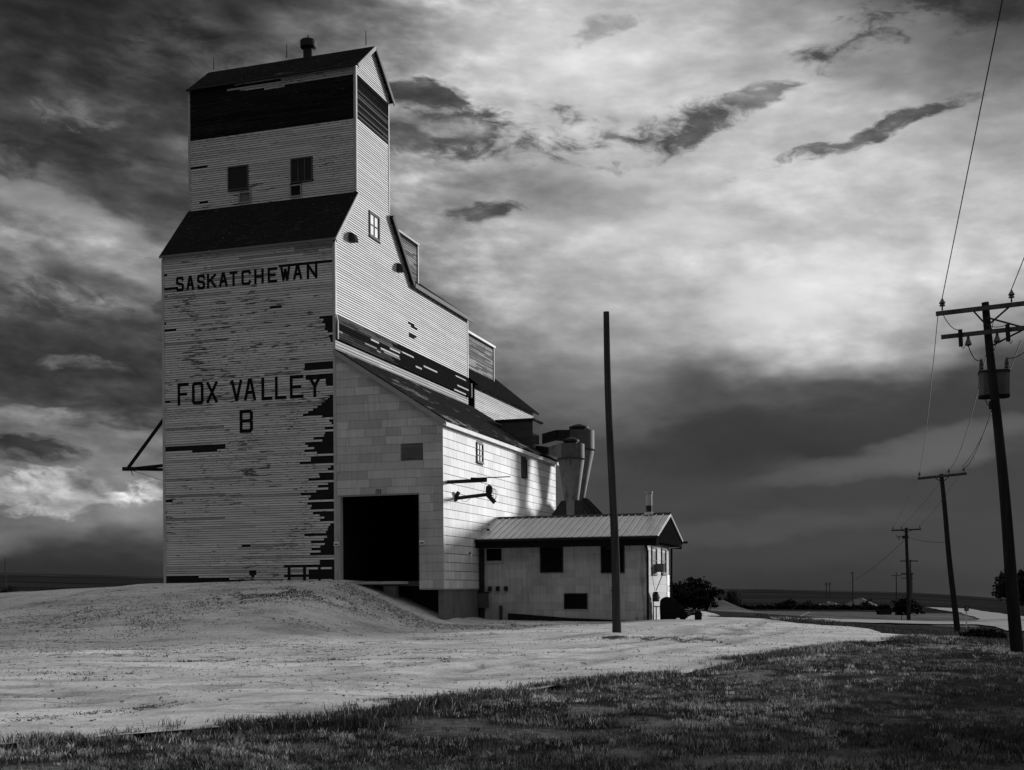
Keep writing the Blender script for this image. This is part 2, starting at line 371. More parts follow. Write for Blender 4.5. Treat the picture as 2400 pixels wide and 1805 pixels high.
for ln in ([(-300,1640),(300,1625),(900,1590),(1350,1540),(1700,1500),(1800,1470)], [(100,1600),(700,1590),(1200,1565),(1600,1530),(1850,1485)]):
    P = np.array([_flat(*p) for p in ln]); N_ = np.gradient(P, axis=0); N_ = np.stack([-N_[:,1], N_[:,0]], 1)/np.linalg.norm(N_, axis=1)[:,None]; TRACKS += [P, P + N_*1.7]
def line_dist(P, X, Y):
    d = np.full(X.shape, 99.0)
    for a, b in zip(P[:-1], P[1:]):
        v = b-a; k = np.clip(((X-a[0])*v[0] + (Y-a[1])*v[1])/(v@v), 0, 1); d = np.minimum(d, np.hypot(X-a[0]-k*v[0], Y-a[1]-k*v[1]))
    return d
def rut_at(X, Y):                                           # packed dark soil in the wheel lines, patchy along their length
    r = 0
    for i, P in enumerate(TRACKS):
        d = line_dist(P, X + (fbm(Y*.3+i*9, X*.3, 2)-.5)*.5, Y + (fbm(X*.15+i*7, Y*.15, 2)-.5)*.7)
        r = np.maximum(r, np.exp(-(d/.22)**2)*np.clip((fbm(X*.35+i*13, Y*.35, 3)-.38)*4, 0, 1))
    return r
_height0 = height
def height(X, Y):                                           # the land with wheel ruts pressed into the yard
    X = np.asarray(X, float); Y = np.asarray(Y, float); Z = _height0(X, Y); cut = 0
    for P in TRACKS:
        d = np.full(X.shape, 99.0)
        for a, b in zip(P[:-1], P[1:]):
            v = b-a; k = np.clip(((X-a[0])*v[0] + (Y-a[1])*v[1])/(v@v), 0, 1); d = np.minimum(d, np.hypot(X-a[0]-k*v[0], Y-a[1]-k*v[1]))
        cut = np.minimum(cut, 0) - .05*np.exp(-(d/.17)**2) + .028*np.exp(-((d-.36)/.15)**2)
    return Z + cut*(.5+fbm(X*.6, Y*.6, 2))*(Y < 60)
def hz(X, Y): return float(height(X, Y))
def hit(px, py, ymax=3200):                                 # where the ground is seen at a photo pixel
    a, b = ray(px, py); Y = 6.0
    while Y < ymax:
        if EYE + b*Y < hz(a*Y, Y): break
        Y *= 1.01
    lo, hi = Y/1.01, Y
    for _ in range(20):
        mid = (lo+hi)/2
        if EYE + b*mid < hz(a*mid, mid): hi = mid
        else: lo = mid
    return (a*hi, hi)

def ground_material(name, kind):
    m = bpy.data.materials.new(name); m.use_nodes = True; nt = m.node_tree; N = nt.nodes; L = nt.links
    p = N['Principled BSDF']; p.inputs['Roughness'].default_value = .95; p.inputs['Specular IOR Level'].default_value = .0
    tc = N.new('ShaderNodeTexCoord')
    def noise(sc, det, rot=0.0, rough=.6, dist=0.0):
        mp = N.new('ShaderNodeMapping'); mp.inputs['Scale'].default_value = sc; mp.inputs['Rotation'].default_value = (0, 0, rot)
        L.new(tc.outputs['Object'], mp.inputs[0]); n = N.new('ShaderNodeTexNoise'); n.inputs['Scale'].default_value = 1
        n.inputs['Detail'].default_value = det; n.inputs['Roughness'].default_value = rough; n.inputs['Distortion'].default_value = dist
        L.new(mp.outputs[0], n.inputs['Vector']); return n.outputs[0]
    def rng_(v, a, b, c, d):
        n = N.new('ShaderNodeMapRange'); L.new(v, n.inputs[0])
        for i, q in enumerate((a, b, c, d)): n.inputs[i+1].default_value = q
        return n.outputs[0]
    def mul(a, b):
        n = N.new('ShaderNodeMath'); n.operation = 'MULTIPLY'
        for i, v in enumerate((a, b)):
            if isinstance(v, (int, float)): n.inputs[i].default_value = v
            else: L.new(v, n.inputs[i])
        return n.outputs[0]
    if kind == 'gravel':
        c = rng_(noise((.12,.25,.2), 3), .3, .7, .50, .70)
        c = mul(c, rng_(noise((.10,1.1,1), 5, .12), .35, .66, .88, 1.06))          # long wheel-worn streaks
        c = mul(c, rng_(noise((.14,2.6,1), 6, .07, .65), .59, .69, 1.0, .62))      # dark ruts
        c = mul(c, rng_(noise((.5,.9,.5), 6, .4, .7), .48, .70, 1.0, .55))         # damp and weedy patches
        grit = noise((4.5,9,5), 5, .3, .75)
        c = mul(c, rng_(grit, .55, .68, 1.0, .42)); c = mul(c, rng_(noise((16,30,14), 4, .1, .8), .34, .66, .68, 1.22))
        ra = N.new('ShaderNodeAttribute'); ra.attribute_name = 'rut'; c = mul(c, rng_(ra.outputs['Fac'], 0, 1, 1.0, .60))
        bs, bd = (22, 30, 22), .05
    elif kind == 'road':
        c = rng_(noise((.1,.3,.2), 4), .3, .7, .26, .36); c = mul(c, rng_(noise((3,6,3), 5), .4, .65, 1.06, .8)); bs, bd = (8, 8, 8), .03
    else:
        at_ = N.new('ShaderNodeAttribute'); at_.attribute_name = 'alb'
        c = mul(at_.outputs['Fac'], rng_(noise((.5,.8,.5), 6, 0, .65), .3, .7, .5, 1.5))
        c = mul(c, rng_(noise((6,9,6), 5, .2, .7), .35, .65, .55, 1.4)); c = mul(c, rng_(noise((.004,.02,.01), 4), .35, .65, .6, 1.4)); bs, bd = (9, 12, 9), .06
    L.new(c, p.inputs['Base Color'])
    b = N.new('ShaderNodeBump'); b.inputs['Strength'].default_value = .7; b.inputs['Distance'].default_value = bd
    L.new(noise(bs, 5, 0, .7), b.inputs['Height']); L.new(b.outputs[0], p.inputs['Normal'])
    return m
M_GRAVEL = ground_material('pale_gravel', 'gravel'); M_ROAD = ground_material('gravel_road', 'road'); M_SOIL = ground_material('dark_turf', 'soil')

# outlines on the ground, read off the photograph and cast onto the land
jag = lambda pts, a: pts
grass_edge = [hit(*p) for p in [(20,1752),(150,1738),(330,1726),(500,1709),(640,1699),(830,1690),(930,1660),(1100,1640),(1300,1610),(1430,1592),(1600,1580),(1700,1558),(1850,1532),(2000,1509),(2120,1500),(2260,1499)]]
strip_up = [hit(*p) for p in [(2090,1487),(2030,1474),(1930,1467),(1870,1462),(1815,1456)]]
yard_top = [hit(*p) for p in [(1800,1452),(1703,1448),(1640,1439),(1600,1428)]]
def refine(poly, step_=1.2, amp=.12, closed=True):
    out = []; m = len(poly)
    for i in range(m if closed else m-1):
        a = Vector(poly[i]); b = Vector(poly[(i+1) % m]); n = max(1, int((b-a).length / (step_ + .02*a.length)))
        for k in range(n):
            p = a.lerp(b, k/n); j = (fbm(p.x*1.3, p.y*1.3, 3)-.5)*2*amp*(1+.02*p.length); nrm = Vector((-(b-a).y, (b-a).x)).normalized()
            out.append(p + nrm*float(j))
    if not closed: out.append(Vector(poly[-1]))
    return out
w2 = lambda u, t: tuple(wor(u, t).xy)
yard_poly = refine([(-16, 11.4), tuple(hit(-150, 1768))] + grass_edge + strip_up + yard_top + [w2(13.5, 16), w2(-1, 16), w2(-6, 4), w2(-14, 3), w2(-30, 2), w2(-30, -30)], 1.0, .22)
def inside(poly, X, Y):
    px = np.array([p[0] for p in poly]); py = np.array([p[1] for p in poly]); X = np.asarray(X); Y = np.asarray(Y)
    r = np.zeros(X.shape, bool); j = len(px)-1
    for i in range(len(px)):
        c = ((py[i] > Y) != (py[j] > Y)) & (X < (px[j]-px[i])*(Y-py[i])/(py[j]-py[i]+1e-12)+px[i]); r ^= c; j = i
    return r
def sheet(name, poly, mat, off, sp0=.35, spk=.012):
    pts = [tuple(p) for p in poly]; nb = len(pts)
    xs = [p[0] for p in pts]; ys = [p[1] for p in pts]
    gx = []; y = min(ys)
    while y < max(ys):
        s_ = sp0 + spk*max(y, 5); x = min(xs) + (rnd.random())*s_
        while x < max(xs): gx.append((x + rnd.uniform(-.2, .2)*s_, y + rnd.uniform(-.2, .2)*s_)); x += s_
        y += s_
    g = np.array(gx); g = g[inside(pts, g[:,0], g[:,1])]
    vs = [Vector(p) for p in pts] + [Vector(p) for p in g]
    r = delaunay_2d_cdt(vs, [(i, (i+1) % nb) for i in range(nb)], [], 1, 1e-5)
    V = np.array([(v[0], v[1]) for v in r[0]]); Z = height(V[:,0], V[:,1]) + off
    me = bpy.data.meshes.new(name); me.from_pydata([(a, b, c) for (a, b), c in zip(V, Z)], [], [tuple(f) for f in r[2]])
    bm = bmesh.new(); bm.from_mesh(me)
    for f in bm.faces:
        f.normal_update()
        if f.normal.z < 0: f.normal_flip()
        f.smooth = True
    bm.to_mesh(me); bm.free(); me.materials.append(mat)
    a = me.attributes.new('rut', 'FLOAT', 'POINT'); cs = np.empty(len(me.vertices)*3, np.float32); me.vertices.foreach_get('co', cs); cs = cs.reshape(-1, 3)
    a.data.foreach_set('value', rut_at(cs[:,0], cs[:,1]).astype(np.float32))
    o = bpy.data.objects.new(name, me); COL.objects.link(o); return o

def build_ground():
    azs = np.concatenate([np.linspace(-math.pi, -.62, 30, endpoint=False), np.linspace(-.62, .62, 240), np.linspace(.62, math.pi, 31)[1:-1]])
    rs = [0.6]
    while rs[-1] < 5200: rs.append(rs[-1] + max(.35, rs[-1]*.022 if rs[-1] < 400 else rs[-1]*.05))
    rs = np.array(rs); A, Rr = np.meshgrid(azs, rs); X = Rr*np.sin(A); Y = Rr*np.cos(A)
    Z = height(X, Y) - .03*sst(400, 200, Rr); q_ = .9 + .03*Rr; deep = inside(yard_poly, X, Y)
    for a_, b_ in ((1,0),(-1,0),(0,1),(0,-1)): deep &= inside(yard_poly, X+a_*q_, Y+b_*q_)
    Z[deep] -= .12
    n, m = A.shape; idx = np.arange(n*m).reshape(n, m); nx = np.roll(idx, -1, 1)
    F = np.stack([idx[:-1], nx[:-1], nx[1:], idx[1:]], -1).reshape(-1, 4)[:, ::-1]
    V = np.stack([X, Y, Z], -1).reshape(-1, 3)
    me = bpy.data.meshes.new('ground'); me.from_pydata(V.tolist() + [(0, 0, hz(0, .1)-.03)], [], F.tolist() + [(n*m, int(nx[0, k]), int(idx[0, k])) for k in range(m)])
    # crops and pasture: what grows where
    r = np.hypot(V[:,0], V[:,1]); az = np.arctan2(V[:,0], V[:,1])
    alb = .03 + .02*(fbm(V[:,0]*.2, V[:,1]*.2, 3)-.5)
    far = .022 + .016*(fbm(np.log(r+1)*9, az*6, 3)-.5)
    alb = np.where(r > 140, far, alb)
    pasture = (r > 95) & (r < 185) & (az > .12) & (az < .37); alb = np.where(pasture, .10 + .08*(fbm(V[:,0]*.08, V[:,1]*.25, 3)-.5), alb)
    alb = np.where((r > 1850) & (r < 1990), .09, alb); alb = np.where(r > 2500, .016, alb)
    bare = .16*np.clip((fbm(V[:,0]*.9+70, V[:,1]*1.3+30, 5)-.58)*9, 0, 1)*(r < 48)*(1-.6*sst(.16, .40, az)); alb = np.maximum(alb, bare)  # bare soil darkened to the right too, with the grass's painted shade
    a = me.attributes.new('alb', 'FLOAT', 'POINT'); a.data.foreach_set('value', np.append(alb, .05).astype(np.float32))
    me.polygons.foreach_set('use_smooth', [True]*len(me.polygons)); me.materials.append(M_SOIL)
    o = bpy.data.objects.new('ground', me); COL.objects.link(o); tag(o, kind='structure')
    y = sheet('gravel_yard', yard_poly, M_GRAVEL, .02, .17, .0055); tag(y, kind='structure')
    lane_lo = [hit(*p) for p in [(1815,1455),(1900,1457),(2000,1460),(2120,1463),(2200,1465),(2290,1465),(2330,1470),(2360,1480),(2450,1482)]]
    lane_up = [hit(*p) for p in [(2450,1452),(2400,1446),(2340,1438),(2285,1430),(2270,1427.5),(2170,1423.5),(2250,1437),(2300,1452),(2290,1456),(2200,1457),(2100,1455),(2000,1453),(1900,1450.5),(1800,1449)]]
    l = sheet('gravel_lane', refine(lane_lo + lane_up, 3, .12), M_ROAD, .06, 1.5, .02); tag(l, kind='structure')
build_ground()

# ------------------------------------------------------------------ grass, stones, weeds
def blades(name, X, Y, H, W, ALB, lean, label=None, cat='grass'):
    n = len(X); Z = height(X, Y)
    th = rng.random(n)*2*math.pi; dx = np.cos(th)*W/2; dy = np.sin(th)*W/2
    lt = rng.random(n)*2*math.pi; lx = np.cos(lt)*H*lean*(.3+rng.random(n)); ly = np.sin(lt)*H*lean*(.3+rng.random(n))
    V = np.empty((n, 5, 3))
    V[:,0] = np.stack([X-dx, Y-dy, Z-.01], -1); V[:,1] = np.stack([X+dx, Y+dy, Z-.01], -1)
    V[:,2] = np.stack([X+dx*.7+lx*.35, Y+dy*.7+ly*.35, Z+H*.6], -1); V[:,3] = np.stack([X-dx*.7+lx*.35, Y-dy*.7+ly*.35, Z+H*.6], -1)
    V[:,4] = np.stack([X+lx, Y+ly, Z+H], -1)
    b = (np.arange(n)*5)[:, None]
    me = bpy.data.meshes.new(name); me.vertices.add(n*5); me.vertices.foreach_set('co', V.reshape(-1).astype(np.float32))
    loops = np.concatenate([b+[0,1,2,3], b+[3,2,4]], 1).reshape(-1)
    me.loops.add(n*7); me.loops.foreach_set('vertex_index', loops.astype(np.int32))
    ls = (np.arange(n)*7)[:, None] + [0, 4]; me.polygons.add(n*2); me.polygons.foreach_set('loop_start', ls.reshape(-1).astype(np.int32))
    me.update(calc_edges=True); me.validate()
    a = me.attributes.new('alb', 'FLOAT', 'FACE'); a.data.foreach_set('value', np.repeat(ALB, 2).astype(np.float32))
    me.materials.append(M_GRASS); o = bpy.data.objects.new(name, me); COL.objects.link(o)
    return tag(o, label, cat, kind='stuff')
def build_grass():
    # a low mat, then tufts that differ from one another
    def field(n, p=1.45):
        Y = 9.5 + 34*rng.random(n)**p; X = (-.47 + rng.random(n)*1.05)*(Y+4); ok = ~inside(yard_poly, X, Y); return X[ok], Y[ok]
    right = lambda X, Y: 1-.45*sst(.16, .40, np.arctan2(X, Y))                      # shade painted in: blades get darker towards the right
    X, Y = field(260000); d = fbm(X*.8, Y*.8, 4); d2 = fbm(X*3.3+9, Y*3.3, 3); bare = fbm(X*.9+70, Y*1.3+30, 5)
    keep = (rng.random(len(X)) < np.clip((d-.30)*4, .08, 1)) & ((bare < .63) | (rng.random(len(X)) < .3)); X, Y, d, d2 = X[keep], Y[keep], d[keep], d2[keep]
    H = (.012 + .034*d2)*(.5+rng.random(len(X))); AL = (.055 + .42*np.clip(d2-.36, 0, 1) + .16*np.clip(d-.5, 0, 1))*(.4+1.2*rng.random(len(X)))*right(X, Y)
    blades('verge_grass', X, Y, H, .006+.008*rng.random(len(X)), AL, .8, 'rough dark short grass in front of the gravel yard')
    X, Y = field(26000); d = fbm(X*.9, Y*.9, 4); d3 = fbm(X*.33+50, Y*.33, 3); bare = fbm(X*.9+70, Y*1.3+30, 5); keep = (rng.random(len(X)) < np.clip((d-.36)*5, .04, 1)) & ((bare < .62) | (rng.random(len(X)) < .15)); X, Y, d, d3 = X[keep], Y[keep], d[keep], d3[keep]
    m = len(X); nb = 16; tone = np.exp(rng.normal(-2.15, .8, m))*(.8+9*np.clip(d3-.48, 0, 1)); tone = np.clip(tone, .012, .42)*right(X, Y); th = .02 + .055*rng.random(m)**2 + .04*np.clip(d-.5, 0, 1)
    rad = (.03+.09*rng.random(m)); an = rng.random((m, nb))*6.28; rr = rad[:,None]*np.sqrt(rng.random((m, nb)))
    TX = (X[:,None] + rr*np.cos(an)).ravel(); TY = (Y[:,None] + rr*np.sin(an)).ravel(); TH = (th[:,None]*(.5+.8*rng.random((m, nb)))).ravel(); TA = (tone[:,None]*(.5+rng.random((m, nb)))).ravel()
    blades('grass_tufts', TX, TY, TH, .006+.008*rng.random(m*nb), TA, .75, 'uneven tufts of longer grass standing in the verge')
    # taller ragged fringe along the gravel
    pts = refine(grass_edge, .3, .1, False); P = np.array([(p.x, p.y) for p in pts]); k = rng.integers(0, len(P), 42000)
    X = P[k,0] + rng.normal(0, .30, len(k)); Y = P[k,1] - np.abs(rng.normal(0, .35, len(k))) + .22
    c = fbm(X*1.6, Y*1.6, 3); ok = (c > .41); X, Y, c = X[ok], Y[ok], c[ok]
    blades('fringe_grass', X, Y, (.04+.09*rng.random(len(X)))*(.5+c), .007+.008*rng.random(len(X)), np.where(rng.random(len(X)) < 1.6*np.clip(fbm(X*.5+5, Y*.5, 2)-.42, .04, 1), .30, .045)*(.5+rng.random(len(X))), .55, 'ragged taller grass along the edge of the gravel')
    # grass of the strip between yard and lane and round the poles
    n = 30000; Y = 34 + 34*rng.random(n); X = Y*(.20 + .36*rng.random(n)); ok = ~inside(yard_poly, X, Y); X, Y = X[ok], Y[ok]
    c = fbm(X*.35, Y*.35, 3); ok = c > .42; X, Y = X[ok], Y[ok]
    blades('meadow_grass', X, Y, .05+.10*rng.random(len(X)), .02+.02*rng.random(len(X)), .012+.03*rng.random(len(X)), .6, 'dark meadow grass between the yard and the lane')
    # weeds standing in the wheel ruts and along the brow of the ramp
    XX, YY = [], []
    for line, wd, n in (([(540,1402),(640,1392),(720,1397),(800,1416),(862,1434)], .5, 3200), ([(470,1420),(600,1398),(700,1392)], .7, 2600), ([(230,1553),(500,1551),(800,1548),(1050,1545)], .10, 1500), ([(0,1693),(200,1676),(400,1655),(525,1643)], .16, 900),
        ([(60,1460),(200,1448),(330,1466),(480,1440)], 1.6, 4200), ([(560,1566),(760,1560),(900,1558)], .12, 600), ([(1400,1500),(1500,1497),(1600,1502),(1690,1504)], .35, 1500), ([(1432,1495),(1462,1495)], .16, 500), ([(860,1646),(910,1640)], .10, 260), ([(770,1675),(790,1676)], .10, 160), ([(30,1585),(120,1578),(260,1590)], .3, 700), ([(1160,1462),(1260,1470),(1380,1466)], .4, 700)):
        P = np.array([hit(*p) for p in line]); L_ = np.concatenate([[0], np.cumsum(np.hypot(*np.diff(P, axis=0).T))]); q = rng.random(n)*L_[-1]
        x = np.interp(q, L_, P[:,0]) + rng.normal(0, wd, n); y = np.interp(q, L_, P[:,1]) + rng.normal(0, wd, n); ok = fbm(x*1.6, y*1.6, 3) > .40; XX.append(x[ok]); YY.append(y[ok])
    XX, YY = np.concatenate(XX), np.concatenate(YY)
    sl = sst(26, 33, YY); blades('rut_weeds', XX, YY, (.015+.03*rng.random(len(XX)))*(1+.5*sl), (.014+.02*rng.random(len(XX)))*(1+.7*sl), .03+.05*sl+.08*rng.random(len(XX)), 1.4, 'dark weeds growing in lines along the ruts of the yard', 'weeds')
    # dead weeds and clods lying about the yard
    n = 60000; Y = 11 + 38*rng.random(n)**1.1; X = -22 + 44*rng.random(n); ok = inside(yard_poly, X, Y); X, Y = X[ok], Y[ok]
    c = fbm(X*.45+3, Y*.8, 4); slope = sst(1, -4, X)*sst(24, 31, Y); sel = (c > .60 - .14*slope) & (rng.random(len(X)) < .10 + .5*slope + .25*sst(16, 11, Y)*sst(2, -1, X)); X, Y = X[sel], Y[sel]
    m = len(X); nb = 7; rad = .03 + .07*rng.random(m); an = rng.random((m, nb))*6.28; rr = rad[:,None]*np.sqrt(rng.random((m, nb)))
    TX = (X[:,None] + rr*np.cos(an)).ravel(); TY = (Y[:,None] + .6*rr*np.sin(an)).ravel()
    blades('yard_weeds', TX, TY, (.012+.03*rng.random(m*nb)), .018+.03*rng.random(m*nb), np.repeat(.03+.12*rng.random(m)**1.5, nb), 1.7, 'low dead weeds scattered over the gravel yard', 'weeds')
def build_stones():
    n = 26000; Y = 10.5 + 40*rng.random(n)**1.1; X = -20 + 42*rng.random(n); ok = inside(yard_poly, X, Y); X, Y = X[ok], Y[ok]
    c = fbm(X*.5, Y*.5, 3); ok = (c > .45); X, Y = X[ok], Y[ok]
    # coarse stones spilled down the slope beside the door
    q = 5200; u = rng.uniform(1.0, 9.0, q); t = -1.4 - np.abs(rng.normal(0, .9, q)) + .2*rng.random(q)
    X2 = CX + u*ca + t*sa; Y2 = CY - u*sa + t*ca
    s_ = np.concatenate([.008+.02*rng.random(len(X))**3, .02+.045*rng.random(q)**2]); al = np.concatenate([.08+.4*rng.random(len(X)), .15+.5*rng.random(q)**1.5])
    X = np.concatenate([X, X2]); Y = np.concatenate([Y, Y2]); n = len(X); Z = height(X, Y) + .025
    base = np.array([(1,0,0),(0,1,0),(-1,0,0),(0,-1,0),(0,0,.8),(0,0,-.6)]); fa = np.array([(0,1,4),(1,2,4),(2,3,4),(3,0,4),(1,0,5),(2,1,5),(3,2,5),(0,3,5)])
    V = base[None]*(s_[:,None,None]*(.6+.8*rng.random((n,6,1)))); th = rng.random(n)*6.28; c, s2 = np.cos(th)[:,None], np.sin(th)[:,None]
    V = np.stack([V[...,0]*c-V[...,1]*s2, V[...,0]*s2+V[...,1]*c, V[...,2]], -1) + np.stack([X, Y, Z], -1)[:,None]
    F = (fa[None] + (np.arange(n)*6)[:,None,None]).reshape(-1, 3)
    me = bpy.data.meshes.new('loose_stones'); me.from_pydata(V.reshape(-1,3).tolist(), [], F.tolist())
    a = me.attributes.new('alb', 'FLOAT', 'FACE'); a.data.foreach_set('value', np.repeat(al, 8).astype(np.float32)); me.materials.append(M_STONE)
    o = bpy.data.objects.new('loose_stones', me); COL.objects.link(o); tag(o, 'loose stones scattered on the gravel and down the bank by the door', 'stones', kind='stuff')

# ------------------------------------------------------------------ board and panel walls
def intervals(lo, hi, holes):
    iv = [(lo, hi)]
    for a, b in holes:
        nx = []
        for p, q in iv:
            if b <= p or a >= q: nx.append((p, q)); continue
            if a > p: nx.append((p, a))
            if b < q: nx.append((b, q))
        iv = nx
    return [(a, b) for a, b in iv if b-a > .03]
def courses(mb, P, prof, z0, z1, pitch=.1, gap=.17, lip=.024, top=.008, holes=lambda z: [], alb=lambda s0, s1, z: .5, length=(2.0, 5.0), dfun=None, joint=.006):
    """horizontal boards (or sheets) nailed course by course; P(s, d, z) turns wall coordinates into building ones"""
    n = max(1, int(round((z1-z0)/pitch))); pitch = (z1-z0)/n
    for i in range(n):
        a = z0 + i*pitch; b = a + pitch; zc = (a+b)/2
        (l0, h0), (l1, h1) = prof(a), prof(b - 1e-4)
        lo, hi = min(l0, l1), max(h0, h1)
        for p, q in intervals(lo, hi, holes(zc)):
            s_ = p
            while s_ < q - 1e-3:
                e = min(q, s_ + rnd.uniform(*length))
                if q - e < .25: e = q
                sa0, sb0 = s_, e - (joint if e < q else 0)
                if sb0 - sa0 > .01:
                    zb = a + gap*pitch; zt = b
                    c0 = max(sa0, l0); c1 = min(sb0, h0); t0 = max(sa0, l1); t1 = min(sb0, h1)
                    if c1 > c0 or t1 > t0:
                        c0, c1 = (min(c0, c1), max(c0, c1)); t0, t1 = (min(t0, t1), max(t0, t1))
                        off = dfun(zb) if dfun else 0; off2 = dfun(zt) if dfun else 0
                        wob = rnd.uniform(-.002, .002); al = alb(s_, e, zc)
                        A, B, C, D = P(c0, off+lip+wob, zb), P(c1, off+lip+wob, zb), P(t1, off2+top, zt), P(t0, off2+top, zt)
                        mb.poly((A, B, C, D), al)
                        mb.poly((P(c0, off, zb), P(c1, off, zb), B, A), al); mb.poly((P(c0, off, zb), A, D, P(t0, off2, zt)), al); mb.poly((B, P(c1, off, zb), P(t1, off2, zt), C), al)
                s_ = e
const = lambda lo, hi: (lambda z: (lo, hi))
def window(parent, P, s0, s1, z0, z1, d=.03, fw=.08, frame=.25, pane=.015, bars=(0, 0), name='window', panemat=None, sill=True):
    f = MB()
    def bx(a, b, c, e, d0, d1, al):
        pts = [P(a, d0, c), P(b, d0, c), P(b, d0, e), P(a, d0, e)]; o = Vector(P(a, d1, c)) - Vector(P(a, d0, c)); f.prism(pts, o, al)
    bx(s0-fw, s0, z0-fw, z1+fw, d-.03, d+.03, frame); bx(s1, s1+fw, z0-fw, z1+fw, d-.03, d+.03, frame)
    bx(s0, s1, z1, z1+fw, d-.03, d+.03, frame); bx(s0, s1, z0-fw, z0, d-.03, d+.03, frame)
    if sill: bx(s0-fw-.03, s1+fw+.03, z0-fw-.04, z0-fw-.002, d-.03, d+.06, frame)
    for k in range(bars[0]):
        c = s0 + (s1-s0)*(k+1)/(bars[0]+1); bx(c-.02, c+.02, z0, z1, d-.017, d+.012, frame)
    for k in range(bars[1]):
        c = z0 + (z1-z0)*(k+1)/(bars[1]+1); bx(s0, s1, c-.02, c+.02, d-.016, d+.014, frame)
    w = f.build(name, M_TRIM, parent)
    g = MB(); g.prism([P(s0, d-.018, z0), P(s1, d-.018, z0), P(s1, d-.018, z1), P(s0, d-.018, z1)], Vector(P(s0, d-.025, z0))-Vector(P(s0, d-.018, z0)), pane)
    g.build('pane', panemat or M_GLASS, w); return w

# ------------------------------------------------------------------ the grain elevator
W = 8.27; ZE, ZD, ZF, ZS, ZT, ZQ, ZA = 16.31, 13.11, 12.05, 11.56, 24.30, 18.77, 25.80
TB, TM, T1, T2 = 8.12, 16.07, 2.135, 5.66; TMID = (T1+T2)/2
PF = lambda s, d, z: (s, -d, z)                            # front wall
PT = lambda s, d, z: (s, T1-d, z)                          # front of the tower
PR = lambda s, d, z: (d, s, z)                             # right-hand wall
PL = lambda s, d, z: (-W-d, -s, z)                         # left-hand wall (s runs backwards)
def Zpx(y): return EYE + (YH-y)/FPX*50
def Ypx(z): return YH - (z-EYE)*56.56
def side_profile(z):
    if z < ZE: return 0, TM
    if z < ZQ: k = (z-ZE)/(ZQ-ZE); return T1*k, TB+(T2-TB)*k
    if z < ZT: return T1, T2
    k = min(1, (z-ZT)/(ZA-ZT)); return T1+(TMID-T1)*k, T2+(TMID-T2)*k
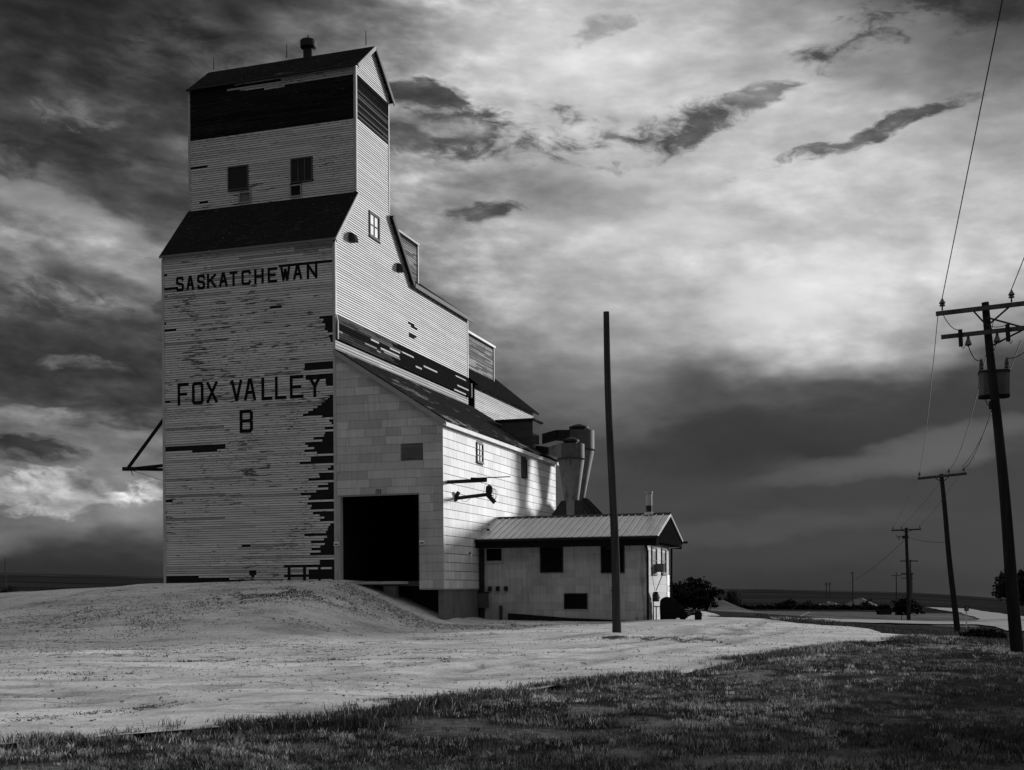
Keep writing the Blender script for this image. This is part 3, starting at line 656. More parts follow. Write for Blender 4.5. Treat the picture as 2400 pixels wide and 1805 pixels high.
def elevator():
    g = empty('grain_elevator', wor(0, 0, 0), -ANG)
    tag(g, 'tall weathered wooden grain elevator lettered SASKATCHEWAN and FOX VALLEY B', 'grain elevator')
    core = MB()
    core.prism([(-.0, 0, 1.0), (-.0, TM, 1.0), (-.0, TM, ZE), (-.0, TB, ZE), (-.0, T2, ZQ), (-.0, T2, ZT), (-.0, TMID, ZA), (-.0, T1, ZT), (-.0, T1, ZQ), (-.0, 0, ZE)], (-W, 0, 0), .02)
    core.build('sheathing', M_DARK, g)
    # front boards, torn away along the right edge
    miss = {}
    def holes_front(z):
        y = Ypx(z); k = round(z, 2)
        if k not in miss:
            r = rnd.random; m = 0
            if 737 < y < 798: m = 10 + 30*(1-(y-737)/61)*(.6+.6*r())
            elif 846 < y < 862: m = 72 + 6*r()
            elif 870 < y < 881: m = 74
            elif 885 < y < 899: m = 20 + 8*r()
            elif 924 < y < 967: m = 14 + 70*((y-924)/43)**1.5
            elif 967 <= y < 1312: m = 0 if r() < .20 else (16 + 44*r() + (34*r() if r() < .35 else 0) + 16*math.sin(y*.055)); m = max(m, 0)
            elif 1312 <= y < 1318: m = 42
            hs = [(-m/54.0, 1)] if m > 0 else []
            if 740 < y < 800 and r() < .1: hs = []
            if r() < .02 and not (9.4 < z < 10.9 or 14.4 < z < 15.5): a = -W + r()*6.2; hs.append((a, a+.2+.6*r()))
            if r() < .07: hs.append((-W-1, -W+.10+1.1*r()**3))
            if 1028 < y < 1037: hs.append((-W-1, -5.2))
            if 1037 < y < 1044: hs.append((-6.85, -5.6))
            if 604 < y < 612: hs.append((-2.6, -.08))
            if 1320 < y < 1328: hs.append((-2.45, 1))
            if 1328 <= y < 1362: hs += [(-2.28,-2.13), (-1.56,-1.4), (-.86,-.72), (-.22,-.07)]
            if 1330 < y < 1352: hs.append((-1.3, 1))
            if 1343 < y < 1350: hs.append((-2.45, 1))
            if z < 2.30: hs.append((-W-1, (-3.4 if z < 2.14 else -5.2 if z < 2.2 else -6.9) + 1.0*r()))
            if 1333 < y < 1350: hs.append((-4.1+.1*(y > 1341), -3.75-.1*(y > 1341)))
            miss[k] = hs
        return miss[k]
    def alb_front(s0, s1, z): return .60*(rnd.uniform(.84, 1.10) if rnd.random() < .9 else rnd.uniform(.45, .75))
    b = MB(); courses(b, PF, const(-W+.09, -.09), 2.02, 16.16, .1, holes=holes_front, alb=alb_front, length=(1.6, 4.9)); b.build('front_siding', M_FRONT, g, fix=False)
    # tower front with its black band
    bandedge = {}
    def alb_tower(s0, s1, z):
        k = round(z, 2)
        if z > 24.15: return .42 if s0 > -5.9 else .016
        if z > 24.05: return .42 if s0 > -6.7 else .016
        if z > 23.83: return .42 if (-5.6 < s0 < -3.6 and z < 23.95) or (z > 23.92 and s0 > -6.2) else .016
        if z > 22.0: return .35 if (rnd.random() < .025) else .016*rnd.uniform(.6, 1.4)
        return .57*rnd.uniform(.84, 1.1)
    wins = [(-6.22,-5.3,19.59,20.55), (-3.08,-2.13,19.58,20.55)]; lou = [(-5.66,-5.16,18.98,19.36), (-3.12,-2.66,18.98,19.40)]
    def holes_tower(z):
        h = [(a-.07, b_+.07) for a, b_, c, d in wins+lou if c-.07 < z < d+.07]
        if 20.72 < z < 20.80: h.append((-W-1, -7.3))
        if rnd.random() < .03: a = -W+rnd.random()*7; h.append((a, a+.3+rnd.random()*.6))
        return h
    b = MB(); courses(b, PT, const(-W+.08, -.08), ZQ+.05, ZT, .1, holes=holes_tower, alb=alb_tower, length=(.8, 3.6)); b.build('tower_siding', M_FRONT, g, fix=False)
    for k, (a, c, d, e) in enumerate(wins): window(g, PT, a, c, d, e, d=.03, fw=.05, frame=.08, bars=(2*k, 0), sill=False)
    for k, (a, c, d, e) in enumerate(lou):
        f = window(g, PT, a, c, d, e, d=.03, fw=.06, frame=.28, pane=.16 if k == 0 else .02, name='hatch', panemat=M_GREYWOOD, sill=False)
    # right-hand wall
    blot = {}
    def holes_side(z):
        h = []
        if 17.3 < z < 18.45: h.append((3.38, 4.50))
        if 13.72 < z < 14.45 and rnd.random() < .85: c = 8.2+rnd.uniform(-.1, .25); h.append((c-.3-rnd.random()*.3, c+.3+rnd.random()*.4))
        return h
    def alb_side(s0, s1, z):
        if 23.35 < z < 23.9: return .012*rnd.uniform(.5, 2.5)
        if 22.0 < z <= 23.35: return rnd.choice([.012, .02, .04, .08, .12])
        return .76*rnd.uniform(.88, 1.06)
    b = MB(); courses(b, PR, side_profile, ZD, ZA-.05, .1, gap=.30, holes=holes_side, alb=alb_side, length=(2.5, 5)); b.build('side_siding', M_SIDE, g, fix=False)
    flare = lambda z: .12*max(0, min(1, (ZD-z)/.34))
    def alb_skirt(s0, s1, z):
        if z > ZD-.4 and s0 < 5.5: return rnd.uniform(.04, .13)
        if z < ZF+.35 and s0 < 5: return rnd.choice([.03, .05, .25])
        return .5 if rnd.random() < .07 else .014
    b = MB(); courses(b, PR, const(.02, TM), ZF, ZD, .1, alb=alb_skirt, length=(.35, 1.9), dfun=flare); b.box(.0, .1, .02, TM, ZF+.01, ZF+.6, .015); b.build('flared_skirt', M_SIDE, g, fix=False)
    b = MB(); courses(b, PR, const(.03, TM), ZS-.25, ZF, .13, alb=lambda a, c, z: .5*rnd.uniform(.7, 1.1), length=(2, 5)); b.build('lower_siding', M_SIDE, g, fix=False)
    # far and left walls
    b = MB(); courses(b, PL, lambda z: tuple(sorted((-side_profile(z)[1], -side_profile(z)[0]))), 2.0, ZA-.05, .12, alb=lambda a, c, z: .02 if 22 < z < 23.9 else .42*rnd.uniform(.8, 1.1), length=(3, 6)); b.build('rear_siding', M_SIDE, g, fix=False)
    # roofs
    def slab(a, b_, u0, u1, th=.05, alb=.016):
        (t0, z0), (t1, z1) = a, b_; n = Vector((0, -(z1-z0), t1-t0)).normalized()*th
        if n.z < 0: n = -n
        m = MB(); m.prism([(u0, t0, z0), (u0, t1, z1), Vector((u0, t1, z1))+n, Vector((u0, t0, z0))+n], (u1-u0, 0, 0), alb); return m
    k = (ZA-ZT)/(TMID-T1)
    r1 = slab((T1-.10, ZT-.10*k+.02), (TMID, ZA+.0), -W-.05, .16); r1.build('tower_roof', M_SHINGLE, g)
    r2 = slab((T2+.28, ZT-.28*k+.02), (TMID, ZA+.0), -W-.05, .16); r2.build('tower_roof', M_SHINGLE, g)
    kf = (ZQ-ZE)/T1
    slab((-.12, ZE-.12*kf+.02), (T1, ZQ+.02), -W-.06, .10).build('shoulder_roof', M_SHINGLE, g)
    kb = (ZQ-ZE)/(TB-T2)
    slab((TB+.1, ZE-.1*kb+.04), (T2, ZQ+.04), -W-.18, .16).build('shoulder_roof', M_SHINGLE, g)
    zr = 19.3; h = W/2
    m = MB(); m.prism([(.2, TB-.2, ZE-.06), (-h, TB-.2, zr), (-W-.2, TB-.2, ZE-.06), (-W-.2, TB-.2, ZE+.04), (-h, TB-.2, zr+.12), (.2, TB-.2, ZE+.04)], (0, TM-TB+.42, 0), .016); m.build('main_roof', M_SHINGLE, g)
    m = MB(); m.prism([(-.02, TM-.05, ZE-.02), (-h, TM-.05, zr-.05), (-W+.02, TM-.05, ZE-.02)], (0, .04, 0), .4); m.build('rear_gable', M_SIDE, g)
    # trim boards
    m = MB(); m.box(-.09, .03, -.035, -.004, 2.0, ZE-.22, .40); m.build('corner_trim', M_TRIM, g)
    m = MB(); m.box(.004, .036, -.0, .10, ZD, ZE-.1, .55); m.build('corner_trim', M_TRIM, g)
    m = MB(); m.box(-W-.03, -W+.09, -.035, -.004, 2.0, ZE-.2, .40); m.build('corner_trim', M_TRIM, g)
    m = MB(); m.box(-.08, .03, T1-.035, T1-.004, ZQ+.1, ZT-.02, .38); m.build('corner_trim', M_TRIM, g)
    m = MB(); m.box(-W-.03, -W+.08, T1-.035, T1-.004, ZQ+.1, ZT-.02, .38); m.build('corner_trim', M_TRIM, g)
    m = MB(); m.box(.004, .036, T1, T1+.09, ZQ+.2, ZT-.05, .5); m.build('corner_trim', M_TRIM, g)
    m = MB(); m.box(.004, .036, T2-.09, T2, ZQ+.2, ZT-.05, .5); m.build('corner_trim', M_TRIM, g)
    m = MB(); m.box(.004, .036, TM-.1, TM+.02, ZD, ZE-.1, .6); m.build('corner_trim', M_TRIM, g)
    m = MB(); m.beam((.07, -.05, ZD-.02), (.15, -.05, ZD-.35), .05, .06, .55); m.build('corner_trim', M_TRIM, g)
    m = MB(); m.beam((.15, -.05, ZD-.34), (.15, -.05, ZF), .05, .06, .5); m.build('corner_trim', M_TRIM, g)
    m = MB(); m.beam((.07+.12, TM+.03, ZD-.3), (.19, TM+.03, ZF), .05, .06, .5); m.build('corner_trim', M_TRIM, g)
    m = MB(); m.beam((.19, T1-.12, ZT-.12*k), (.19, TMID, ZA-.02), .05, .15, .30); m.build('fascia', M_TRIM, g)
    m = MB(); m.beam((.19, T2+.28, ZT-.28*k-.05), (.19, TMID, ZA-.03), .05, .17, .14); m.build('fascia', M_TRIM, g)
    m = MB(); m.beam((.13, -.12, ZE-.12*kf-.05), (.13, T1, ZQ-.04), .05, .16, .42); m.build('fascia', M_TRIM, g)
    m = MB(); m.beam((.19, TB+.1, ZE-.1*kb-.02), (.19, T2-.02, ZQ), .06, .2, .03); m.build('fascia', M_TRIM, g)
    m = MB(); m.beam((.225, TB+.05, ZE-.09), (.225, TM+.2, ZE-.09), .05, .2, .10); m.build('fascia', M_TRIM, g)
    m = MB(); m.beam((-W-.06, -.145, ZE-.12*kf+.01), (.1, -.145, ZE-.12*kf+.01), .05, .10, .16); m.build('fascia', M_TRIM, g)
    m = MB(); m.beam((-W-.05, T1-.13, ZT-.10*k+.07), (.16, T1-.13, ZT-.10*k+.07), .05, .07, .03); m.build('fascia', M_TRIM, g)
    # cupola over the back of the roof
    m = MB(); m.box(-W+2.0, -2.0, TB+.3, 13.87, 17.0, 19.86, .03); c = m.build('cupola', M_DARK, g)
    b = MB(); courses(b, lambda s, d, z: (-2.0+d, s, z), const(TB+.3, 13.80), 17.2, 19.72, .1, alb=lambda a, c_, z: rnd.uniform(.10, .34), length=(1, 3)); b.build('cupola_siding', M_GREYWOOD, c, fix=False)
    m = MB(); m.box(-W+1.9, -1.9, TB+.25, 13.97, 19.87, 19.97, .45); m.box(-2.03+.02, -1.93, 13.80, 13.90, 17.2, 19.86, .5); m.box(-4.5, -2.3, TB+.6, 12.2, 19.97, 20.25, .4); m.build('cupola_roof', M_TRIM, c)
    # letters painted across the front
    def letters(name, spec, z0, z1, sw, seed):
        mb = MB(); h = z1-z0; cnt = 0
        G = {'S': [[(1,.80),(.86,1),(.14,1),(0,.87),(0,.64),(.14,.53),(.86,.47),(1,.36),(1,.13),(.86,0),(.14,0),(0,.20)]], 'A': [[(0,0),(.42,1),(.58,1),(1,0)],[(.2,.36),(.8,.36)]],
             'K': [[(0,0),(0,1)],[(1,1),(.02,.40)],[(.34,.60),(1,0)]], 'T': [[(0,1),(1,1)],[(.5,1),(.5,0)]], 'C': [[(1,.78),(.85,1),(.14,1),(0,.87),(0,.13),(.14,0),(.85,0),(1,.2)]],
             'H': [[(0,0),(0,1)],[(1,0),(1,1)],[(0,.48),(1,.48)]], 'E': [[(1,1),(0,1),(0,0),(1,0)],[(0,.5),(.8,.5)]], 'W': [[(0,1),(.26,0),(.5,.85),(.74,0),(1,1)]], 'N': [[(0,0),(0,1),(1,0),(1,1)]],
             'F': [[(0,0),(0,1),(1,1)],[(0,.50),(.8,.50)]], 'O': [[(.14,0),(0,.1),(0,.9),(.14,1),(.86,1),(1,.9),(1,.1),(.86,0),(.14,0)]], 'X': [[(0,0),(1,1)],[(0,1),(1,0)]], 'V': [[(0,1),(.5,0),(1,1)]],
             'L': [[(0,1),(0,0),(1,0)]], 'Y': [[(0,1),(.5,.47),(1,1)],[(.5,.5),(.5,0)]], 'B': [[(0,0),(0,1),(.84,1),(1,.9),(1,.62),(.86,.52),(0,.52)],[(.86,.52),(1,.42),(1,.1),(.84,0),(0,0)]]}
        for ch, a, b_ in spec:
            for pl in G[ch]:
                pts = [Vector((a+sw/2+x*(b_-a-sw), z0+sw/2+y*(h-sw))) for x, y in pl]
                for p, q in zip(pts[:-1], pts[1:]):
                    d = (q-p).normalized(); nr = Vector((-d.y, d.x))*sw/2; e = d*sw*.48 if abs(d.x*d.y) < 1e-3 else d*sw*.22
                    dep = .0265 + .0006*(cnt % 11); cnt += 1
                    c4 = [p-e-nr, q+e-nr, q+e+nr, p-e+nr]
                    mb.prism([(v.x, -dep, max(min(v.y, z1), z0)) for v in c4], (0, .004, 0), .012)
        return mb.build(name, M_PAINT, g)
    SK = [('S',-7.58,-7.20),('A',-7.08,-6.70),('S',-6.56,-6.18),('K',-6.09,-5.63),('A',-5.52,-5.10),('T',-5.02,-4.64),('C',-4.46,-4.00),('H',-3.86,-3.42),('E',-3.24,-2.80),('W',-2.66,-2.20),('A',-2.08,-1.66),('N',-1.46,-.98)]
    SK = [(c, -7.58+(a+7.58)*1.03, -7.58+(b_+7.58)*1.03) for c, a, b_ in SK]
    letters('lettering', SK, 14.65, 15.29, .11, 1)
    FV = [('F',-7.54,-6.98),('O',-6.82,-6.25),('X',-6.12,-5.55),('V',-4.92,-4.36),('A',-4.28,-3.70),('L',-3.44,-2.92),('L',-2.80,-2.26),('E',-2.10,-1.46),('Y',-1.28,-.60)]
    letters('lettering', FV[:3], 9.71, 10.68, .13, 2); letters('lettering', FV[3:], 9.71, 10.68, .13, 2)
    letters('lettering', [('B',-4.50,-3.86)], 8.38, 9.36, .14, 3)
    # side window, hooded vents, roof pipe, lightning rods
    window(g, PR, 3.49, 4.39, 17.39, 18.31, d=.03, fw=.10, frame=.05, pane=.75, bars=(1, 1), panemat=M_TRIM)
    for t_ in (1.47, 6.59):
        m = MB(); n_ = 7
        arc = [(0, .0, .28)] + [(.30*math.sin(math.pi/2*i/n_), 0, .28-.02-.30*(1-math.cos(math.pi/2*i/n_))) for i in range(1, n_+1)] + [(.30, 0, -.12), (0, 0, -.12)]
        m.prism([(x+.02, t_-.16, 16.6+z_) for x, _, z_ in arc], (0, .32, 0), .035); m.build('vent_hood', M_BLACK, g)
    m = MB(); m.lathe([(.23, 0), (.23, .62)], (-3.16, TMID, 25.6), 20, .03); p = shade_auto(m.build('roof_vent', M_RUST, g))
    m = MB(); m.lathe([(.22, -.04), (.36, .06), (.37, .34), (.30, .40), (.04, .44), (.03, .62)], (-3.16, TMID, 26.20), 20, .028); shade_auto(m.build('vent_cap', M_RUST, p))
    for u_, z_ in ((-8.05, .55), (-4.25, .62), (-.30, .60)):
        m = MB(); m.tube([(u_, TMID, 25.95), (u_, TMID, 25.98+z_)], [.022, .012], .03, 6); m.build('lightning_rod', M_BLACK, g)
    return g
elevator()

# ------------------------------------------------------------------ storage annex behind
def annex():
    T0, TE, ZW = 16.98, 28.03, 12.98; h = W/2; zr = ZW + 3.4
    g = empty('storage_annex', wor(0, T0, 0), -ANG); tag(g, 'lower boarded storage annex with gable roof behind the tall elevator', 'annex')
    q = lambda t: t-T0
    m = MB(); m.prism([(0,0,1),(0,0,ZW),(-h,0,zr),(-W,0,ZW),(-W,0,1)], (0, TE-T0, 0), .02); m.build('sheathing', M_DARK, g)
    b = MB(); courses(b, PR, const(.08, q(TE)), 2, ZW-.02, .1, alb=lambda a, c, z: .62*rnd.uniform(.8, 1.08), length=(1.5, 4)); b.build('side_siding', M_SIDE, g, fix=False)
    b = MB(); courses(b, lambda s, d, z: (-W-d, -s, z), const(-q(TE), 0), 2, ZW-.02, .14, alb=lambda a, c, z: .45*rnd.uniform(.8, 1.1), length=(3, 5)); b.build('side_siding', M_SIDE, g, fix=False)
    m = MB()
    for sgn in (1, -1):
        o = .3; x0 = -h + sgn*(h+o); z0 = ZW - o*3.4/h
        m.prism([(x0, -.15, z0+.02), (-h, -.15, zr+.02), (-h, -.15, zr+.14), (x0, -.15, z0+.14)], (0, TE-T0+.6, 0), .014)
    m.build('gable_roof', M_DARK, g)
    m = MB(); m.box(-.1, .04, q(TE)-.1, q(TE)+.02, 2, ZW-.05, .6); m.build('corner_trim', M_TRIM, g)
    m = MB(); m.box(.0, .045, .0, .1, 2, ZW-.05, .06); m.build('corner_trim', M_TRIM, g)
    m = MB(); m.box(-W+.6, -.55, -.9, -.02, 2, 12.8, .015); m.build('link_wall', M_DARK, g)
    m = MB(); m.box(-W+2, -2, .8, q(26.25), 13.5, 16.78, .03); c = m.build('cupola', M_DARK, g)
    b = MB(); courses(b, lambda s, d, z: (-2.0+d, s, z), const(.8, q(26.18)), 13.9, 16.66, .1, alb=lambda a, c_, z: rnd.uniform(.14, .42), length=(1, 3)); b.build('cupola_siding', M_GREYWOOD, c, fix=False)
    m = MB(); m.box(-W+1.9, -1.88, .7, q(26.4), 16.79, 16.92, .72); m.box(-2.02, -1.93, q(26.19), q(26.28), 14, 16.78, .6); m.build('cupola_roof', M_TRIM, c)
annex()

# ------------------------------------------------------------------ driveway shed
US, TS, ZSH = 4.74, 16.6, 8.50
def shed():
    g = empty('drive_shed', wor(0, 0, 0), -ANG); tag(g, 'tin panelled drive shed with big dark doorway leaning on the elevator', 'shed')
    D0, D1, DT, FL = .20, 3.67, 5.53, 2.03; slope = (ZS-ZSH)/US
    m = MB()                                                # walls as thick slabs round the opening
    m.box(.04, D0, .02, .2, .6, 11.3, .5); m.prism([(D0, .02, DT), (D1, .02, DT), (US-.01, .02, DT), (US-.01, .02, ZSH-.06), (D0, .02, ZS-.12)], (0, .18, 0), .5)
    m.box(D1, US-.01, .02, .2, 1.68, DT, .5); m.build('front_wall', M_PANELF, g)
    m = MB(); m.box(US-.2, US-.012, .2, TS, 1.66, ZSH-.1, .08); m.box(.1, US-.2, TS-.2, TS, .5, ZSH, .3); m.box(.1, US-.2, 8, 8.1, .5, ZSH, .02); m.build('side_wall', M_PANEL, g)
    def hf(z):
        h = []
        if z < DT+.02: h.append((D0-.02, D1+.02))
        if 6.84 < z < 7.68: h.append((2.90, 3.90))
        return h
    pr = lambda z: (.03, US+.01) if z < ZSH-.05 else (.03, max(.05, US - (z-ZSH+.05)/slope))
    b = MB(); courses(b, PF, pr, 1.70, 11.40, .352, gap=.03, lip=.012, top=.010, holes=hf, alb=lambda a, c, z: .50*(rnd.uniform(.80, 1.16)), length=(.47, 1.5), joint=.010); b.build('front_panels', M_PANELF, g, fix=False)
    m = MB(); m.prism([PF(2.93, .002, 6.87), PF(3.87, .002, 6.87), PF(3.87, .002, 7.64), PF(2.93, .002, 7.64)], (0, .018, 0), .11); w = m.build('boarded_window', M_GREYWOOD, g)
    def hs(z):
        h = []
        if 7.2 < z < 8.06: h += [(4.0, 4.85), (10.47, 11.36)]
        return h
    b = MB(); courses(b, lambda s, d, z: (US+d-.01, s, z), const(0, TS), 1.68, ZSH-.02, .352, gap=.07, lip=.016, top=.010, holes=hs, alb=lambda a, c, z: .64*rnd.uniform(.86, 1.08), length=(.47, 1.45), joint=.01); b.build('side_panels', M_PANEL, g, fix=False)
    PS = lambda s, d, z: (US+d, s, z)
    window(g, PS, 4.07, 4.78, 7.26, 7.99, d=.03, fw=.06, frame=.12, pane=.10, bars=(1, 2)); window(g, PS, 10.54, 11.29, 7.23, 7.98, d=.03, fw=.06, frame=.06, pane=.03, bars=(1, 0))
    n = Vector((ZS-ZSH, 0, US)).normalized()
    m = MB(); a = Vector((0.02, -.14, ZS)); b_ = Vector((US+.16, -.14, ZSH-.16*slope)); m.prism([a, b_, b_+n*.09, a+n*.09], (0, TS+.3, 0), .02); m.build('lean_to_roof', M_OLDROOF, g)
    m = MB(); m.beam((.02, -.165, ZS-.05), (US+.16, -.165, ZSH-.16*slope-.05), .05, .17, .30); m.beam((US+.185, -.14, ZSH-.2), (US+.185, TS+.16, ZSH-.2), .05, .16, .62); m.build('fascia', M_TRIM, g)
    # doorway, floor, underside
    m = MB(); m.box(D0-.12, D0, -.03, -.002, FL-.1, DT, .36); m.box(D1, D1+.03, -.03, -.002, FL, DT, .06); m.box(D0-.12, D1+.03, -.032, -.002, DT+.002, DT+.05, .22); m.build('door_frame', M_TRIM, g)
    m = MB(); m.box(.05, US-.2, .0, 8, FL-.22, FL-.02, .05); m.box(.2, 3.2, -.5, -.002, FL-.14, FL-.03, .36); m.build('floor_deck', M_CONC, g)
    m = MB(); m.box(.1, US-.02, 1.1, 1.2, -.2, FL-.22, .02); m.build('crawl_space_backing', M_DARK, g)  # near-black sheet: darkness of the open void put into its colour
    for u_, wd in ((1.35, .22), (2.05, .55)):
        m = MB(); m.box(u_, u_+wd, .1, .4, .2, FL-.22, .22); m.build('pier', M_CONC, g)
    m = MB(); m.box(US-.25, US-.02, .05, 4.2, .1, 1.66, .15); m.build('foundation_wall', M_CONC, g)
    m = MB(); m.box(D1+.05, US+.03, -.04, 0, 1.655, 1.70, .35); m.box(US-.02, US+.03, 0, 4.2, 1.655, 1.70, .35); m.build('sill_strip', M_TRIM, g)
    # roof dormer
    m = MB(); m.box(2.4, 4.12, 14.5, 16.1, 8.6, 10.42, .07); d = m.build('dormer', M_GREYWOOD, g)
    m = MB(); m.box(2.1, 4.2, 14.42, 16.2, 10.422, 10.52, .02); m.build('dormer_roof', M_SHINGLE, d)
    # small notice above the door: frame within frame
    m = MB()
    for a, b2, c, e, dd in ((1.80, 2.03, 5.745, 5.775, .02), (1.80, 2.03, 5.565, 5.595, .02), (1.80, 1.825, 5.595, 5.745, .02), (2.005, 2.03, 5.595, 5.745, .02), (1.875, 1.96, 5.645, 5.695, .021)): m.box(a, b2, -dd-.01, -.017, c, e, .02)
    m.box(1.825, 2.005, -.022, -.0165, 5.595, 5.745, .3); m.build('notice_plate', M_SIGN, g)
    return g
shed()
def small_sign(u, z, w, h, label, name='clearance_sign'):
    g = empty(name, wor(u, 0, z), -ANG); tag(g, label, 'sign')
    m = MB(); m.box(0, w, -.06, -.035, 0, h, .75); m.build('plate', M_SIGN, g)
    m = MB(); m.box(w*.12, w*.88, -.064, -.0605, h*.22, h*.55, .05); m.build('marking', M_SIGN, g)
small_sign(-.10, 3.50, .24, .16, 'small white plate on the left jamb of the big dark doorway')
small_sign(3.72, 3.48, .22, .17, 'small white plate on the right jamb of the big dark doorway')

# arms on the shed wall
def shed_arm(t, z, kind):
    g = empty('projecting_beam' if kind == 'beam' else 'floodlight', wor(US, t, z), -ANG)
    m = MB()
    if kind == 'beam':
        tag(g, 'straight dark beam with thin rod reaching out from the bright shed wall', 'wall arm')
        m.beam((0, 0, 0), (1.66, 0, .02), .11, .14, .03); m.build('beam', M_BLACK, g)
        m = MB(); m.beam((1.02, 0, .07), (1.68, 0, .03), .12, .16, .025); m.build('bracket_box', M_BLACK, g)
        m = MB(); m.tube([(1.0, 0, .115), (2.68, 0, .125)], .022, .03, 6); m.build('rod', M_BLACK, g)
    else:
        tag(g, 'dark lamp arm with caged floodlight reaching out from the bright shed wall', 'lamp')
        m.tube([(0, 0, 0), (1.42, 0, .12)], .075, .03, 8); m.box(-.02, .06, -.1, .1, -.12, .12, .03); m.beam((.02, 0, .05), (.16, 0, .26), .16, .12, .03); m.build('arm', M_BLACK, g)
        m = MB(); m.lathe([(.05, .28), (.13, .22), (.15, .02), (.10, -.10), (.17, -.16), (.03, -.17)], (1.48, 0, .22), 14, .03); l = m.build('lamp_head', M_BLACK, g)
        m = MB(); m.beam((1.40, 0, .12), (1.72, 0, -.22), .13, .16, .03); m.build('counter_arm', M_BLACK, g)
        for k in range(5):
            m = MB(); a = math.pi*k/5; m.tube([(1.66+.16*math.cos(s_)*math.cos(a), .16*math.cos(s_)*math.sin(a), .12+.24*math.sin(s_)) for s_ in np.linspace(0, 2*math.pi, 15)], .008, .05, 5); m.build('cage_wire', M_WIRE, l)
        m = MB(); m.tube([(.22, 0, -.02), (.32, 0, -.12), (.48, 0, -.15), (.62, 0, -.06), (.7, 0, .04)], .009, .03, 5); m.build('cable', M_WIRE, g); m = MB(); m.tube([(1.2, 0, .12), (1.27, 0, .3), (1.30, 0, .52), (1.40, 0, .55), (1.5, 0, .5)], .008, .03, 5); m.build('cable', M_WIRE, g)
shed_arm(.51, 6.02, 'beam'); shed_arm(1.39, 5.42, 'lamp')
g_ = empty('wall_lamp', wor(US, 4.6, 4.26), -ANG); tag(g_, 'tiny hooded lamp on the shed wall just above the office eave', 'lamp')
m = MB(); m.tube([(0, 0, 0), (.18, 0, .06), (.3, 0, .03)], .012, .03, 5); m.build('arm', M_BLACK, g_)
m = MB(); m.lathe([(.03, .06), (.10, -.04)], (.32, 0, .0), 12, .03); m.build('shade', M_BLACK, g_)
g_ = empty('yard_light', wor(US+.05, 3.0, 3.1), -ANG); tag(g_, 'small round white bulb on the shed wall left of the office', 'lamp')
m = MB(); m.lathe([(.02, -.05), (.05, -.03), (.055, .0), (.05, .03), (.02, .05)], (0.04, 0, 0), 12, .8); m.build('globe', M_CERAMIC, g_)
m = MB(); m.box(-.05, .03, -.03, .03, .05, .13, .1); m.build('socket', M_BLACK, g_)

# loading boom on the far left wall
def boom():
    g = empty('loading_boom', wor(-W, 1.2, 7.2), -ANG); tag(g, 'dark timber boom with diagonal brace sticking out of the elevator left wall', 'boom')
    tip = (-2.60, 0, .0)
    for t_ in (-1.0, 1.3):
        m = MB(); m.beam((0, t_, -.02), tip, .10, .13, .02); m.build('beam', M_POLE, g)
    m = MB(); m.beam((-2.95, 0, .02), (-2.35, 0, .0), .14, .17, .02); m.build('end_block', M_POLE, g)
    m = MB(); m.beam((.0, 0, 3.05), (-2.66, 0, .08), .10, .12, .02); m.build('brace', M_POLE, g)
    m = MB(); m.tube([(-2.4, 0, -.09), (0, 0, -.85)], .010, .03, 5); m.build('cable', M_WIRE, g)
    m = MB(); m.tube([(-2.5, 0, -.09), (-2.48, 0, -.2), (-2.40, 0, -.28)], .018, .03, 5); m.build('rope_end', M_WIRE, g)
boom()

